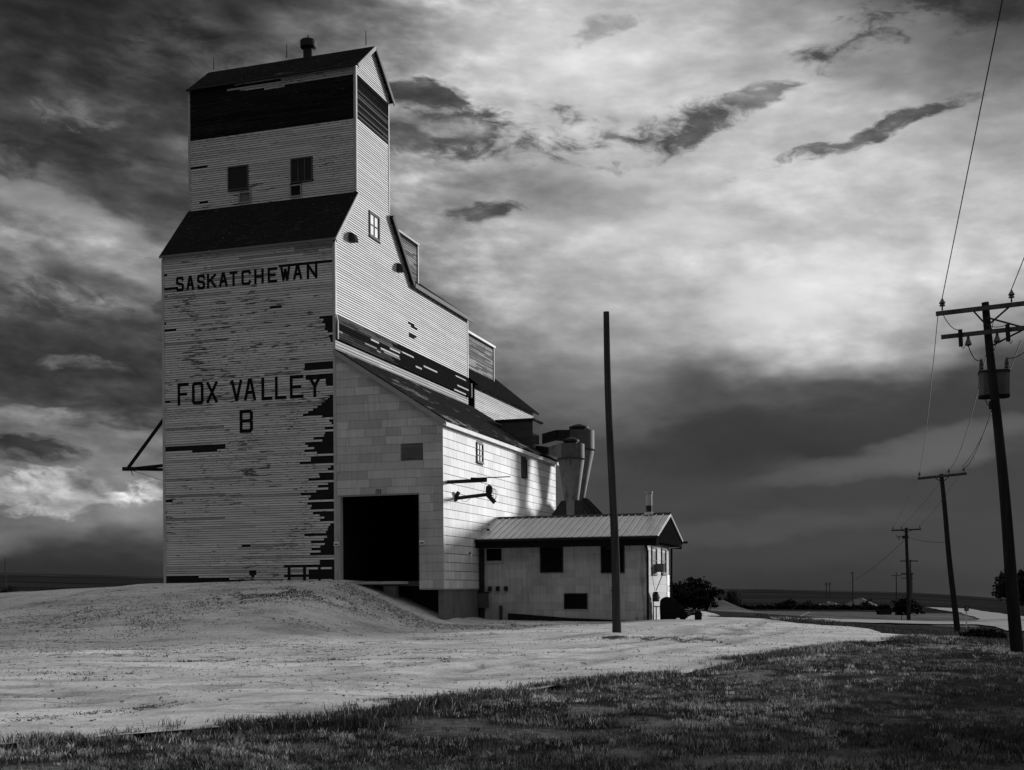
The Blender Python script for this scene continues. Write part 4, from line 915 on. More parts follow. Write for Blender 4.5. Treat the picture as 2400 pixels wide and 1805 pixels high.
# ------------------------------------------------------------------ office
UO0, UO1, TO0, TO1, ZO = 4.76, 12.19, 4.25, 9.3, 3.52
def office():
    g = empty('office_building', wor(UO0, TO0, 0), -ANG); tag(g, 'low grey panelled office with ribbed metal gable roof beside the shed', 'office')
    L_, Dp = UO1-UO0, TO1-TO0
    m = MB(); m.box(.02, L_-.02, .02, Dp-.02, -.1, ZO+.1, .62); m.build('wall', M_OFFICE, g)
    fr = lambda s, d, z: (s, -d+.02, z); gb = lambda s, d, z: (L_-.02+d, s, z)
    W3 = [(.30, 1.07, 2.86, 3.50), (2.79, 3.77, 2.37, 3.50), (5.46, 6.44, 2.32, 3.50)]; WB = (3.84, 4.83, .80, 1.44)
    def hf(z): return [(a, b) for a, b, c, d in W3+[WB] if c < z < d]
    b = MB(); courses(b, fr, const(0, L_), .02, ZO,   .345, gap=.04, lip=.013, top=.010, holes=hf, alb=lambda a, c, z: .40*rnd.uniform(.86, 1.10), length=(.33, .70), joint=.014); b.build('front_panels', M_OFFICE, g, fix=False)
    GW = [(5.13-TO0, 6.21-TO0, 2.25, 3.40), (7.32-TO0, 8.38-TO0, 2.28, 3.40)]
    def hg(z): return [(a-.02, b+.02) for a, b, c, d in GW if c < z < d]
    b = MB(); courses(b, gb, const(.0, Dp), .05, ZO+.06, .345, gap=.03, lip=.016, top=.010, holes=hg, alb=lambda a, c, z: .27*rnd.uniform(.9, 1.06), length=(1.2, 3), joint=.006); b.build('gable_panels', M_PANEL, g, fix=False)
    for k, (a, c, d, e) in enumerate(W3+[WB]):
        window(g, fr, a+.03, c-.03, d+.03, min(e-.03, 3.42), d=.03, fw=.05, frame=.36 if k == 0 else .02, pane=.008, panemat=M_DARK, sill=(k == 0))
    for a, c, d, e in GW: window(g, gb, a+.08, c-.08, d+.08, e-.06, d=.03, fw=.09, frame=.03, pane=.34, bars=(0, 1))
    # roof
    e0, e1, rd, ze, zr = 3.74-TO0, 9.84-TO0, 6.79-TO0, 3.80, 4.86; u0, u1 = .0, 12.72-UO0; sl_ = (zr-ze)/(rd-e0)
    m = MB(); m.prism([(u0, e0, ze-.02), (u0, rd, zr-.02), (u0, rd, zr+.03), (u0, e0, ze+.03)], (u1-u0, 0, 0), .42)
    m.prism([(u0, e1, ze-.02), (u0, rd, zr-.02), (u0, rd, zr+.03), (u0, e1, ze+.03)], (u1-u0, 0, 0), .42)
    n = int((u1-u0)/.305)
    for k in range(n+1):
        x = u0 + .04 + k*.305
        if x > u1-.02: break
        m.beam((x, e0, ze+.045), (x, rd-.02, zr+.045), .035, .035, .62); m.beam((x, e1, ze+.045), (x, rd+.02, zr+.045), .035, .035, .62)
    m.build('roof', M_TINROOF, g)
    m = MB(); m.prism([(u0, rd-.14, zr+.0), (u0, rd, zr+.075), (u0, rd+.14, zr+.0), (u0, rd+.14, zr+.02), (u0, rd, zr+.095), (u0, rd-.14, zr+.02)], (u1-u0+.02, 0, 0), .05); m.build('ridge_cap', M_BLACK, g)
    m = MB(); m.box(u0, u1-.05, e0+.03, -.005, ze-.36, ze-.05, .012); m.box(u0, u1-.05, Dp+.005, e1-.03, ze-.26, ze-.05, .02); m.build('soffit_shade', M_BLACK, g)  # deep black box: the eave shade is put into its colour
    m = MB(); m.prism([(L_+.02, e0+.04, ze-.24), (L_+.02, e1-.04, ze-.24), (L_+.02, e1-.04, ze-.04), (L_+.02, rd, zr-.05), (L_+.02, e0+.04, ze-.04)], (u1-L_-.08, 0, 0), .008); m.build('gable_end', M_BLACK, g)
    m = MB(); m.beam((u1-.01, e0-.02, ze-.03), (u1-.01, rd, zr-.03), .04, .09, .24); m.beam((u1-.01, e1+.02, ze-.03), (u1-.01, rd, zr-.03), .04, .09, .18); m.build('rake_trim', M_TRIM, g)
    m = MB(); m.beam((u0, e0-.05, ze-.05), (u1+.05, e0-.05, ze-.05), .11, .10, .02); m.beam((u0, e1+.05, ze-.05), (u1+.2, e1+.05, ze-.05), .11, .10, .02); m.build('gutter', M_BLACK, g)
    m = MB(); m.tube([(L_-.1, e0-.05, ze-.1), (L_-.03, -.08, ze-.4), (L_+.02, -.06, ze-.6), (L_+.02, -.06, .28)], .05, .02, 8); m.build('downspout', M_BLACK, g)
    m = MB(); m.tube([(L_+.45, Dp+.5, ze-.1), (L_+.45, Dp+.42, ze-.32), (L_+.08, Dp+.06, ze-.34), (L_+.05, Dp+.06, .3)], .05, .02, 8); m.build('downspout', M_BLACK, g)
    # chimney and roof rods
    m = MB(); m.lathe([(.25, -.05), (.17, .08)], (7.0, rd, zr+.05), 16, .4); m.lathe([(.14, .0), (.14, .36)], (7.0, rd, zr+.05), 14, .03); m.lathe([(.145, .36), (.145, .92)], (7.0, rd, zr+.05), 14, .34); c = m.build('chimney', M_RUST, g)
    m = MB(); m.lathe([(.175, .90), (.175, .985)], (7.0, rd, zr+.05), 14, .3); m.build('chimney_cap', M_RUST, c)
    m = MB(); m.tube([(4.05, rd, zr), (4.05, rd, zr+.42)], .018, .02, 6); m.build('roof_rod', M_BLACK, g)
    m = MB(); m.box(.02, .24, -.05, -.005, .2, ze-.37, .03); m.build('corner_strip', M_BLACK, g)  # dark strip down the left end of the front wall
    # things fixed low on the front wall
    for k, x in enumerate((.42, .78, 1.15)): m = MB(); m.box(x, x+.15, -.09, -.0, 1.58, 1.78, .03); m.build('junction_box', M_BLACK, g)
    m = MB(); m.box(-.02, .42, -.16, -.0, .85, 1.5, .09); m.box(-.04, .46, -.19, -.0, 1.502, 1.55, .03); m.build('meter_cabinet', M_BLACK, g)
    m = MB(); m.tube([(.56, -.08, .25), (.56, -.08, 1.35)], .03, .3, 8); m.build('conduit', M_TRIM, g)
    m = MB(); m.box(.92, 1.05, -.07, -.0, .2, .95, .05); m.build('downpipe_board', M_BLACK, g)
    m = MB(); m.prism([(1.3, -.03, .10), (L_, -.03, .10), (L_, -.03, .27), (4.0, -.03, .42), (1.3, -.03, .62)], (0, .026, 0), .02); m.build('base_shade', M_BLACK, g)  # shade along the wall foot, painted as a dark wedge
    # pinned plates on the gable wall
    for z0, h_, al in ((1.78, .46, .45), (1.53, .2, .16), (1.12, .38, .40)):
        m = MB(); x = L_+.002; t0_, t1_ = 8.62-TO0, 9.18-TO0
        m.box(x, x+.012, t0_, t1_, z0, z0+h_, al); pl = m.build('notice_plate', M_SIGN, g)
        m = MB()
        for k in range(3): m.box(x+.0125, x+.015, t0_+.06, t1_-.06-.1*(k % 2), z0+h_*(.2+.25*k), z0+h_*(.28+.25*k), .1)
        m.build('marking', M_SIGN, pl)
office()
def air_conditioner():
    g = empty('air_conditioner', wor(UO1, 6.0, 2.3), -ANG); tag(g, 'boxy window air conditioner on a diagonal strut on the office gable', 'air conditioner')
    m = MB(); m.box(.05, .38, -.28, .12, .05, .40, .06); m.build('casing', M_BLACK, g)
    m = MB()
    for k in range(6): m.box(.10+.045*k, .12+.045*k, -.292, -.281, .1, .36, .25)
    m.build('grille', M_TRIM, g)
    m = MB(); m.beam((.36, -.1, .03), (.03, -.1, -.75), .03, .03, .03); m.build('strut', M_BLACK, g)
air_conditioner()
def gas_meter():
    g = empty('gas_meter', wor(UO1+.08, 4.75, .27), -ANG); tag(g, 'gas meter on a pipe stand at the corner of the office gable', 'gas meter')
    m = MB(); m.tube([(.1, -.2, 0), (.1, -.2, 1.15), (.1, -.05, 1.2), (.1, .1, 1.05)], .03, .05, 8); m.tube([(.12, .3, 0), (.12, .3, .62), (.12, -.2, .62)], .025, .05, 8); m.tube([(.25, .75, 0), (.25, .75, .6), (.12, .2, .6)], .025, .3, 8); m.build('pipe_stand', M_BLACK, g)
    m = MB(); m.box(.02, .24, .0, .34, .82, 1.12, .05); m.lathe([(.1, 0), (.12, .08), (.05, .12)], (.13, .17, 1.12), 12, .05); m.build('meter_body', M_BLACK, g)
    m = MB(); m.lathe([(.09, -.05), (.13, 0), (.09, .05)], (.13, .48, .98), 12, .05); m.build('regulator', M_BLACK, g)
gas_meter()

# ------------------------------------------------------------------ dust collectors
def cyclone(u, t, r, zt, zb, zc, rb, label, cap, top_cap):
    g = empty('dust_collector', wor(u, t, .3), -ANG); tag(g, label, 'dust collector', 'cyclone dust collectors behind the office')
    m = MB(); m.lathe([(r*.2, zt-.3), (r, zt-.32), (r, zb-.3)], (0, 0, 0), 32, .075); m.lathe([(r+.0, zb-.3), (rb, zc-.3)], (0, 0, 0), 32, .12); b = shade_auto(m.build('cone_body', M_RUST, g))
    m = MB(); m.lathe([(r+.002, zb-.34), (r+.05, zb-.33), (r+.05, zb-.27), (r+.002, zb-.26)], (0, 0, 0), 32, .05); m.build('band', M_BLACK, b)
    m = MB(); m.beam((r*.72*-.6-.02, -r*.82, zb-.3), (-.12, -rb*1.02, zc-.2), .02, .02, .04); m.build('seam', M_BLACK, b)
    m = MB(); m.lathe([(cap*.8, zt-.32), (cap*.8, zt-.2), (cap, zt-.2), (cap, zt-.1), (cap*.5, zt+.0), (.05, zt+.06)], (0, 0, 0), 24, .03); m.build('cap', M_RUST, g)
    for sx in (-1, 1):
        for sy in (-1, 1):
            m = MB(); m.prism([(sx*rb*.7, sy*rb*.7, zc-.34), (sx*(rb*.7+.2), sy*rb*.7, zc-.34), (sx*(r*1.75), sy*r*1.0, zc-1.5), (sx*(r*1.8), sy*r*1.1, 0), (sx*(r*1.35), sy*r*1.1, 0), (sx*(rb*.5), sy*rb*.7, zc-1.7)], (0, .05, 0), .03); m.build('leg', M_BLACK, g)
    m = MB(); m.lathe([(rb*.92, zc-.3), (rb*.75, zc-1.6), (rb*.6, 0)], (0, 0, 0), 20, .14); shade_auto(m.build('discharge_pipe', M_RUST, g))
    return g
n1 = loc(3.04, 61); f1_ = loc(3.60, 64)
cn = cyclone(n1[0], n1[1], .67, 8.98, 8.2, 6.15, .37, 'nearer smaller cyclone dust collector behind the office roof', .40, True)
cf = cyclone(f1_[0], f1_[1], .82, 10.05, 9.0, 6.5, .30, 'taller farther cyclone dust collector with a cap on top', .52, True)
def duct(g, base, pts, alb, name):
    m = MB()
    for (p, w0, h0), (q, w1, h1) in zip(pts[:-1], pts[1:]):
        p, q = Vector(p)-Vector(base), Vector(q)-Vector(base); n = len(m.v)
        d = (q-p); d.z = 0; d.normalize(); sd = Vector((-d.y, d.x, 0))
        for c, w, h in ((p, w0, h0), (q, w1, h1)):
            for i, j in ((-1,-1),(1,-1),(1,1),(-1,1)): m.v.append(tuple(c + sd*i*w/2 + Vector((0, 0, j*h/2))))
        for k in ((0,3,2,1),(4,5,6,7),(0,1,5,4),(1,2,6,5),(2,3,7,6),(3,0,4,7)): m.f.append(tuple(n+i for i in k)); m.a.append(alb)
    m.build(name, M_RUST, g)
duct(cf, (f1_[0], f1_[1], .3), [((4.3, 15.6, 9.55), .5, .5), ((5.0, 15.8, 9.75), .5, .5), ((f1_[0]-.3, f1_[1]-.5, 9.72), .5, .6)], .015, 'duct')
duct(cn, (n1[0], n1[1], .3), [((4.3, 14.9, 8.95), .4, .36), ((5.25, 14.2, 8.72), .4, .38)], .015, 'duct')
duct(cn, (n1[0], n1[1], .3), [((5.25, 14.2, 8.72), .42, .40), ((n1[0]-.2, n1[1]-.45, 8.60), .45, .78)], .16, 'duct')

# ------------------------------------------------------------------ poles and wires
def insulator(parent, p):
    m = MB(); m.lathe([(.02, 0), (.02, .10), (.075, .11), (.05, .17), (.085, .18), (.03, .27), (.02, .30)], p, 10, .03); return m.build('insulator', M_CERAMIC, parent)
def pole_at(px_base, py_base, Y, px_top, py_top, r0, r1, label, name='utility_pole', cat='utility pole', group='utility poles along the road', alb=.028):
    X = ray(px_base, py_base)[0]*Y; z0 = hz(X, Y) - .3; top = at(px_top, py_top, Y)
    g = empty(name, (X, Y, z0)); tag(g, label, cat, group)
    v = top - Vector((X, Y, z0)); n = 16; pts = []; rr = []
    for i in range(n+1):
        k = i/n; wob = .05*v.length/10*math.sin(k*4.2+px_base)*math.sin(math.pi*k)
        pts.append((v.x*k+wob, v.y*k, v.z*k)); rr.append(r0+(r1-r0)*k)
    m = MB(); m.tube(pts, rr, alb, 14); shade_auto(m.build('pole', M_POLE, g), 50); return g, v
def arm(g, a, b, w, h, name='crossarm', alb=.06):
    m = MB(); m.beam(a, b, w, h, alb); return m.build(name, M_POLE, g)
# lone pole in the yard
g, v = pole_at(1446, 1490, 40.6, 1421, 731, .155, .10, 'lone bare wooden pole standing in the yard before the office', 'wooden_pole', 'pole', None, .05)
_k = 0
for zz, an in ((1.5, 2.2), (2.9, 3.4), (4.6, 2.0)):
    q = Vector(v)*((zz+.3)/v.length); m = MB(); m.tube([q + Vector((math.cos(an)*.12, -abs(math.sin(an))*.12, 0)), q + Vector((math.cos(an)*.27, -abs(math.sin(an))*.2, -.05))], .014, .03, 5); m.build('pole_step', M_BLACK, g)
WIRES = []
# nearest pole with transformer
g1, v1 = pole_at(2387, 1537, 30.2, 2309, 709, .165, .088, 'nearest utility pole with two crossarms and transformer at the right edge')
o1 = Vector(g1.location)
def lp(o, x, y, Y): return at(x, y, Y) - o
pc = lp(o1, 2312, 727, 30.2); da = Vector((-1.13, .55, .0)); db = Vector((1.15, -.55, .05))
A0, A1 = pc+da+Vector((0, -.17, .0)), pc+db+Vector((0, -.17, 0)); a_ = arm(g1, A0, A1, .09, .105, alb=.085)
pc2 = lp(o1, 2318, 783, 30.2); B0, B1 = pc2+da*.95+Vector((0, -.18, 0)), pc2+db*.98+Vector((0, -.18, 0)); arm(g1, B0, B1, .09, .10, alb=.085)
for k, (s_, p) in enumerate(((.10, A0), (.70, A0))):
    q = A0.lerp(A1, .06 if k == 0 else .70); insulator(a_, q + Vector((0, 0, .07)))
    WIRES.append((o1 + q + Vector((0, 0, .38)), k))
def strut(p, q): m = MB(); m.beam(p, q, .03, .04, .04); m.build('brace', M_BLACK, g1)
pl_ = lambda k: Vector(v1)*k
strut(A0.lerp(A1, .34), lp(o1, 2307, 757, 30.05)); strut(A0.lerp(A1, .70), lp(o1, 2322, 757, 30.05)); strut(lp(o1, 2312, 744, 30.05), B0.lerp(B1, .80)); strut(B0.lerp(B1, .82), lp(o1, 2322, 812, 30.05))
for f_, dx in ((.17, 0), (.62, .0)):
    q = B0.lerp(B1, f_); m = MB(); m.beam(q+Vector((0, -.1, .12)), q+Vector((.02, -.1, -.30)), .08, .08, .03); m.tube([q+Vector((.02, -.1, -.30)), q+Vector((.08, -.1, -.36)), q+Vector((.12, -.1, -.28))], .01, .03, 5); m.build('fuse_cutout', M_BLACK, g1)
for f_ in (.255, .53):
    q = B0.lerp(B1, f_); m = MB(); m.lathe([(.03, 0), (.04, -.08), (.09, -.22), (.03, -.26)], q+Vector((0, -.05, -.05)), 10, .03); m.build('arrester', M_CERAMIC, g1)
tcn = lp(o1, 2330, 898, 30.55)
m = MB(); hw, hh = .36, .31; dirv = Vector((.95, -.30, 0)); sd = Vector((.30, .95, 0))
oct_ = [(-hw, -.1), (-hw+.1, -.2), (hw-.1, -.2), (hw, -.1), (hw, .2), (hw-.1, .3), (-hw+.1, .3), (-hw, .2)]
m.prism([tcn + dirv*a + sd*b + Vector((0, 0, -hh)) for a, b in oct_], (0, 0, 2*hh-.06), .14); tr = m.build('transformer', M_BLACK, g1)
m = MB(); m.prism([tcn + dirv*a*1.04 + sd*b*1.06 + Vector((0, 0, hh-.058)) for a, b in oct_], (0, 0, .06), .05); m.build('transformer_lid', M_BLACK, tr); m = MB(); m.prism([tcn + dirv*a*1.02 + sd*b*1.04 + Vector((0, 0, -hh-.05)) for a, b in oct_], (0, 0, .048), .02); m.build('transformer_base', M_BLACK, tr)
bus = []
for s_ in (-.30, .30):
    q = tcn + dirv*s_ + Vector((0, 0, hh)); m = MB(); m.lathe([(.05, 0), (.07, .02), (.05, .06), (.065, .08), (.045, .14), (.06, .16), (.04, .26), (.02, .32)], q, 10, .06); m.build('bushing', M_CERAMIC, tr); bus.append(q + Vector((0, 0, .3)))
def sag(p, q, s_, n=12): p, q = Vector(p), Vector(q); return [p.lerp(q, i/n) - Vector((0, 0, s_*4*(i/n)*(1-i/n))) for i in range(n+1)]
m = MB(); q0 = B0.lerp(B1, .255)
m.tube(sag(q0+Vector((0, -.05, -.3)), bus[0], .15), .012, .02, 5); m.tube(sag(A0.lerp(A1, .07)-Vector((0, 0, .05)), B0.lerp(B1, .17)+Vector((0, -.1, .12)), .12), .01, .02, 5)
m.tube(sag(B0.lerp(B1, .53)+Vector((0, -.05, -.3)), lp(o1, 2311, 822, 30.0), .16), .012, .02, 5); m.tube(sag(bus[1], B1+Vector((-.1, 0, -.1)), .2), .012, .02, 5)
m.tube(sag(B0.lerp(B1, .62)+Vector((0, -.1, .12)), lp(o1, 2306, 758, 30), .08), .01, .02, 5); m.tube(sag(tcn-dirv*.25-Vector((0, 0, hh)), lp(o1, 2328, 958, 30.0), .08), .012, .02, 5); m.build('jumper_wires', M_WIRE, g1)
m = MB(); m.box(-.09, .09, -.2, -.05, -.1, .1, .02); cb = m.build('cable_clamp', M_BLACK, g1); cb.location = lp(o1, 2324, 951, 30.1)
# second pole
g2, v2 = pole_at(2246, 1488, 66, 2206, 1111, .17, .11, 'second utility pole, leaning, with one crossarm right of the lane'); o2 = Vector(g2.location)
a2 = arm(g2, lp(o2, 2151, 1122, 66.4), lp(o2, 2266, 1110, 65.4), .10, .13); pin2 = []
for x, y in ((2155, 1120), (2224, 1113), (2259, 1109)):
    q = lp(o2, x, y, 66.4-(x-2151)/115); insulator(a2, q+Vector((0, 0, .03))); pin2.append(o2+q+Vector((0, 0, .3)))
for x in (2190, 2225):
    m = MB(); m.beam(lp(o2, x, 1119 if x < 2200 else 1116, 65.8), lp(o2, 2209, 1131, 65.8), .03, .04, .04); m.build('brace', M_BLACK, g2)
m = MB(); m.beam(lp(o2, 2206, 1173, 65.7), lp(o2, 2217, 1173, 65.7), .05, .05, .05); m.build('bolt', M_BLACK, g2)
# third pole
g3, v3 = pole_at(2130, 1466, 104, 2124, 1237, .17, .12, 'third utility pole with crossarm and service wires before the big bush'); o3 = Vector(g3.location)
a3 = arm(g3, lp(o3, 2089, 1243.5, 104.3), lp(o3, 2159, 1240.5, 103.5), .11, .13); pin3 = []
for x in (2093, 2113, 2156):
    q = lp(o3, x, 1242.5-(x-2089)*.04, 103.9); insulator(a3, q); pin3.append(o3+q+Vector((0, 0, .3)))
for x in (2112, 2137):
    m = MB(); m.beam(lp(o3, x, 1243, 103.7), lp(o3, 2124.5, 1249, 103.7), .03, .04, .04); m.build('brace', M_BLACK, g3)
m = MB(); m.box(-.35, .1, -.3, .0, -.14, .12, .03); tb = m.build('transformer', M_BLACK, g3); tb.location = lp(o3, 2124, 1259, 103.7)
m = MB(); m.tube([lp(o3, x, y, 103.7) for x, y in ((2099,1257),(2103,1256),(2107,1259),(2110,1264),(2107,1265),(2105,1260),(2110,1257),(2118,1257))], .03, .03, 5); m.build('jumper_wires', M_WIRE, g3)
# farther poles
def far_pole(pxb, pyt, pyb_guess, Y, arms, label, rr=.15):
    X = ray(pxb, 1400)[0]*Y; zt = at(pxb, pyt, Y).z
    gg = empty('utility_pole', (X, Y, hz(X, Y)-.3)); tag(gg, label, 'utility pole', 'utility poles along the road')
    m = MB(); m.tube([(0, 0, 0), (0, 0, zt-gg.location.z)], [rr, rr*.75], .06, 8); m.build('pole', M_POLE, gg)
    for x0, x1, y in arms:
        m = MB(); m.beam(at(x0, y, Y)-gg.location, at(x1, y, Y)-gg.location, .13, .15, .05); m.build('crossarm', M_POLE, gg)
    return gg
far_pole(2134, 1312, 1400, 175, [(2110, 2152, 1315)], 'fourth utility pole seen close behind the third one')
far_pole(2137, 1342, 1400, 245, [(2112, 2142, 1344), (2112, 2140, 1346.5), (2112, 2140, 1355)], 'distant utility pole with three crossarms behind the fourth', .2)
far_pole(2101, 1341, 1400, 290, [(2088, 2112, 1349.5)], 'thin distant utility pole left of the big bush with low crossarm')
far_pole(1999, 1342, 1418, 230, [(1992.5, 2001, 1342.5)], 'thin distant utility pole with short top arm near the pale mound', .13)
far_pole(13, 1308, 1362, 420, [], 'thin dark pole at the far left edge above the bushes', .22)
hx = empty('transmission_frame', (ray(1940, 1400)[0]*520, 520, hz(ray(1940, 1400)[0]*520, 520)-.3)); tag(hx, 'distant H shaped pair of power poles on the right horizon', 'power poles')
for x in (1936.5, 1944.5):
    m = MB(); p = at(x, 1364, 520)-hx.location; m.tube([(p.x, 0, 0), tuple(p)], .2, .06, 8); m.build('pole', M_POLE, hx)
m = MB(); m.beam(at(1932, 1369, 520)-hx.location, at(1948, 1369, 520)-hx.location, .2, .25, .05); m.build('crossarm', M_POLE, hx)
# wires: each span its own thing
def wire(p, q, s_, r_, label, name='power_line'):
    m = MB(); m.tube(sag(p, q, s_, 24), r_, .03, 5); o = m.build(name, M_WIRE); tag(o, label, 'power line', 'overhead lines on the poles'); return o
wire(WIRES[0][0], at(2349, 2, 20.0) + (at(2349, 2, 20.0)-WIRES[0][0])*.8, .0, .011, 'overhead wire rising from the nearest pole to the top of the sky')
wire(WIRES[1][0], WIRES[1][0] + (at(2392, 625, 27.5)-WIRES[1][0])*4, .0, .011, 'short overhead wire leaving the right side of the nearest pole')
wire(o1 + A0 + Vector((.05, 0, -.05)), pin2[0], .5, .013, 'leftmost sagging wire from the nearest pole to the second')
wire(at(2330, 748, 30.4), pin2[1], .8, .013, 'middle sagging wire from the nearest pole to the second')
wire(at(2326, 958, 30.3), pin2[2], .35, .015, 'low service wire from the transformer to the second pole')
wire(at(2392, 800, 30.5), pin2[2] + Vector((-.1, 0, .05)), .5, .013, 'outer sagging wire from the nearest pole to the second')
for k, (a, b) in enumerate(zip(pin2, pin3)): wire(a, b, .25, .009, ['left', 'middle', 'right'][k] + ' sagging wire between the second and the third pole')
wire(o3 + lp(o3, 2126, 1258, 104), at(2222, 1271, 66), .15, .016, 'nearly level service wire from the third pole to the second')
wire(o3 + lp(o3, 2122, 1264, 104), at(1985, 1368, 150), .4, .018, 'slanting wire running down left from the third pole')

# ------------------------------------------------------------------ trees, bushes and things along the lane
def leaves(name, parent, blobs, n, size, alb=.03, seed=1):
    rr = np.random.default_rng(seed); tot = sum(b[3]*b[4]*b[5] for b in blobs); V = []; 
    for bx, by, bz, rx, ry, rz in blobs:
        k = max(40, int(n*rx*ry*rz/tot)); q = max(14, k//26); d = rr.normal(size=(q, 3)); d /= np.linalg.norm(d, axis=1)[:,None]
        rad = (rr.random(q)**.38)*(.70+.42*rr.random(q)); ext = np.array([rx, ry, rz])
        cl = np.array([bx, by, bz]) + d*rad[:,None]*ext; w = rr.integers(0, q, k)
        V.append(cl[w] + rr.normal(size=(k, 3))*(.07+.12*rr.random(q))[w][:,None]*ext)
    C = np.concatenate(V); n = len(C)
    a = rr.normal(size=(n, 3)); a /= np.linalg.norm(a, axis=1)[:,None]; b = np.cross(a, rr.normal(size=(n, 3))); b /= np.linalg.norm(b, axis=1)[:,None]
    s_ = size*(.5+rr.random(n))[:,None]
    P = np.stack([C-a*s_*.5-b*s_*.25, C+a*s_*.1-b*s_*.4, C+a*s_*.6, C+a*s_*.0+b*s_*.4], 1).reshape(-1, 3)
    F = (np.arange(n)*4)[:,None] + np.arange(4)
    me = bpy.data.meshes.new(name); me.from_pydata(P.tolist(), [], F.tolist())
    at_ = me.attributes.new('alb', 'FLOAT', 'FACE'); at_.data.foreach_set('value', (alb*(.35+1.3*rr.random(n))).astype(np.float32)); me.materials.append(M_LEAF)
    o = bpy.data.objects.new(name, me); COL.objects.link(o); o.parent = parent; return o
def bush(px0, px1, py_top, py_base, label, Y=None, n=2600, alb=.03, seed=1, name='bush', cat='bush', shape=None, group=None):
    if Y is None: X, Y = hit((px0+px1)/2, py_base)
    X = ray((px0+px1)/2, py_base)[0]*Y; z0 = hz(X, Y); wd = (px1-px0)/FPX*Y; ht = at(px0, py_top, Y).z - z0
    g = empty(name, (X, Y, z0-.05)); tag(g, label, cat, group); r_ = random.Random(seed)
    bl = []
    for cx, cz, rx, rz in (shape or [(0, .45, .42, .42), (-.28, .35, .25, .3), (.27, .38, .26, .32), (.05, .72, .26, .28), (-.15, .62, .2, .25)]):
        bl.append((cx*wd, r_.uniform(-.15, .15)*wd, cz*ht, rx*wd, min(rx*wd, .45*wd), rz*ht))
    leaves('foliage', g, bl, int(n*1.5), max(wd, ht)*.042, alb, seed)
    m = MB()
    for k in range(5):
        a = r_.uniform(0, 6.28); m.tube([(0, 0, 0), (math.cos(a)*wd*.1, math.sin(a)*wd*.1, ht*.35), (math.cos(a)*wd*.28, math.sin(a)*wd*.2, ht*.75)], [.03*ht, .02*ht, .006*ht], .05, 6)
    m.build('stems', M_BARK, g); return g
bush(1562, 1692, 1352, 1432, 'large dark bushy tree growing just right of the office', Y=84, n=5200, alb=.02, seed=3, name='bushy_tree', cat='tree', shape=[(.02,.45,.36,.42),(-.3,.5,.2,.3),(.33,.55,.18,.22),(.0,.75,.25,.25),(-.1,.2,.25,.25),(-.36,.72,.1,.16),(.2,.3,.22,.3)])
bush(1688, 1738, 1381, 1415, 'rounded dark bush right of the large bushy tree', Y=165, n=2400, alb=.02, seed=4)
bush(1822, 1880, 1405, 1421, 'wide low dark bush, left of two by the pale rubble', Y=235, n=1600, alb=.018, seed=5)
bush(1880, 1908, 1405, 1421, 'narrower low dark bush touching the pale rubble', Y=233, n=1000, alb=.018, seed=6)
bush(2014, 2050, 1406, 1420, 'small dome shaped dark bush before the pale mound', Y=236, n=1000, alb=.018, seed=7)
bush(2035, 2047, 1396, 1408, 'tiny dark shrub on top of the pale mound', Y=250, n=500, alb=.02, seed=17)
bush(2084, 2164, 1400, 1444, 'big dome of dark foliage behind the third utility pole', Y=150, n=4200, alb=.015, seed=8, shape=[(-.05,.5,.38,.46),(.25,.4,.26,.36),(-.25,.45,.25,.42),(.42,.2,.15,.2),(-.02,.75,.25,.25)])
bush(-12, 50, 1372, 1395, 'leftmost low dark bush on the far slope', Y=95, n=2200, alb=.012, seed=9)
bush(60, 132, 1376, 1392, 'long low dark bush right of the leftmost one', Y=95, n=2200, alb=.012, seed=10)
bush(168, 200, 1379.5, 1388, 'very low tuft of shrub at the mound edge', Y=90, n=800, alb=.015, seed=14)
bush(2250, 2352, 1466, 1512, 'dark overgrown shrub below the lane at right', Y=46, n=5200, alb=.018, seed=12, shape=[(-.3,.4,.22,.4),(-.05,.5,.25,.42),(.2,.5,.25,.42),(.35,.35,.18,.36),(0,.3,.4,.3)])
def leafy_tree(px, py_top, py_bot, Y, halfw, label, seed):
    X = ray(px, py_bot)[0]*Y; z0 = hz(X, Y); top = at(px, py_top, Y).z; H = top-z0; wd = halfw/FPX*Y
    g = empty('leafy_tree', (X, Y, z0-.1)); tag(g, label, 'tree')
    m = MB(); m.tube([(0, 0, 0), (.1, 0, H*.3), (0, .1, H*.7)], [.05*H, .035*H, .01*H], .05, 10)
    for k in range(6):
        a = k*1.05; m.tube([(.05, 0, H*(.25+.06*k)), (math.cos(a)*wd*.6, math.sin(a)*wd*.5, H*(.45+.07*k))], [.02*H, .006*H], .05, 6)
    m.build('trunk', M_BARK, g); r_ = random.Random(seed)
    bl = [(r_.uniform(-.6, .6)*wd, r_.uniform(-.5, .5)*wd, H*r_.uniform(.32, .82), wd*r_.uniform(.3, .5), wd*r_.uniform(.3, .5), H*r_.uniform(.13, .22)) for _ in range(12)]
    leaves('crown', g, bl, 9000, H*.05, .018, seed)
leafy_tree(2412, 1322, 1440, 120, 88, 'leafy dark tree half hidden behind the nearest pole', 21)
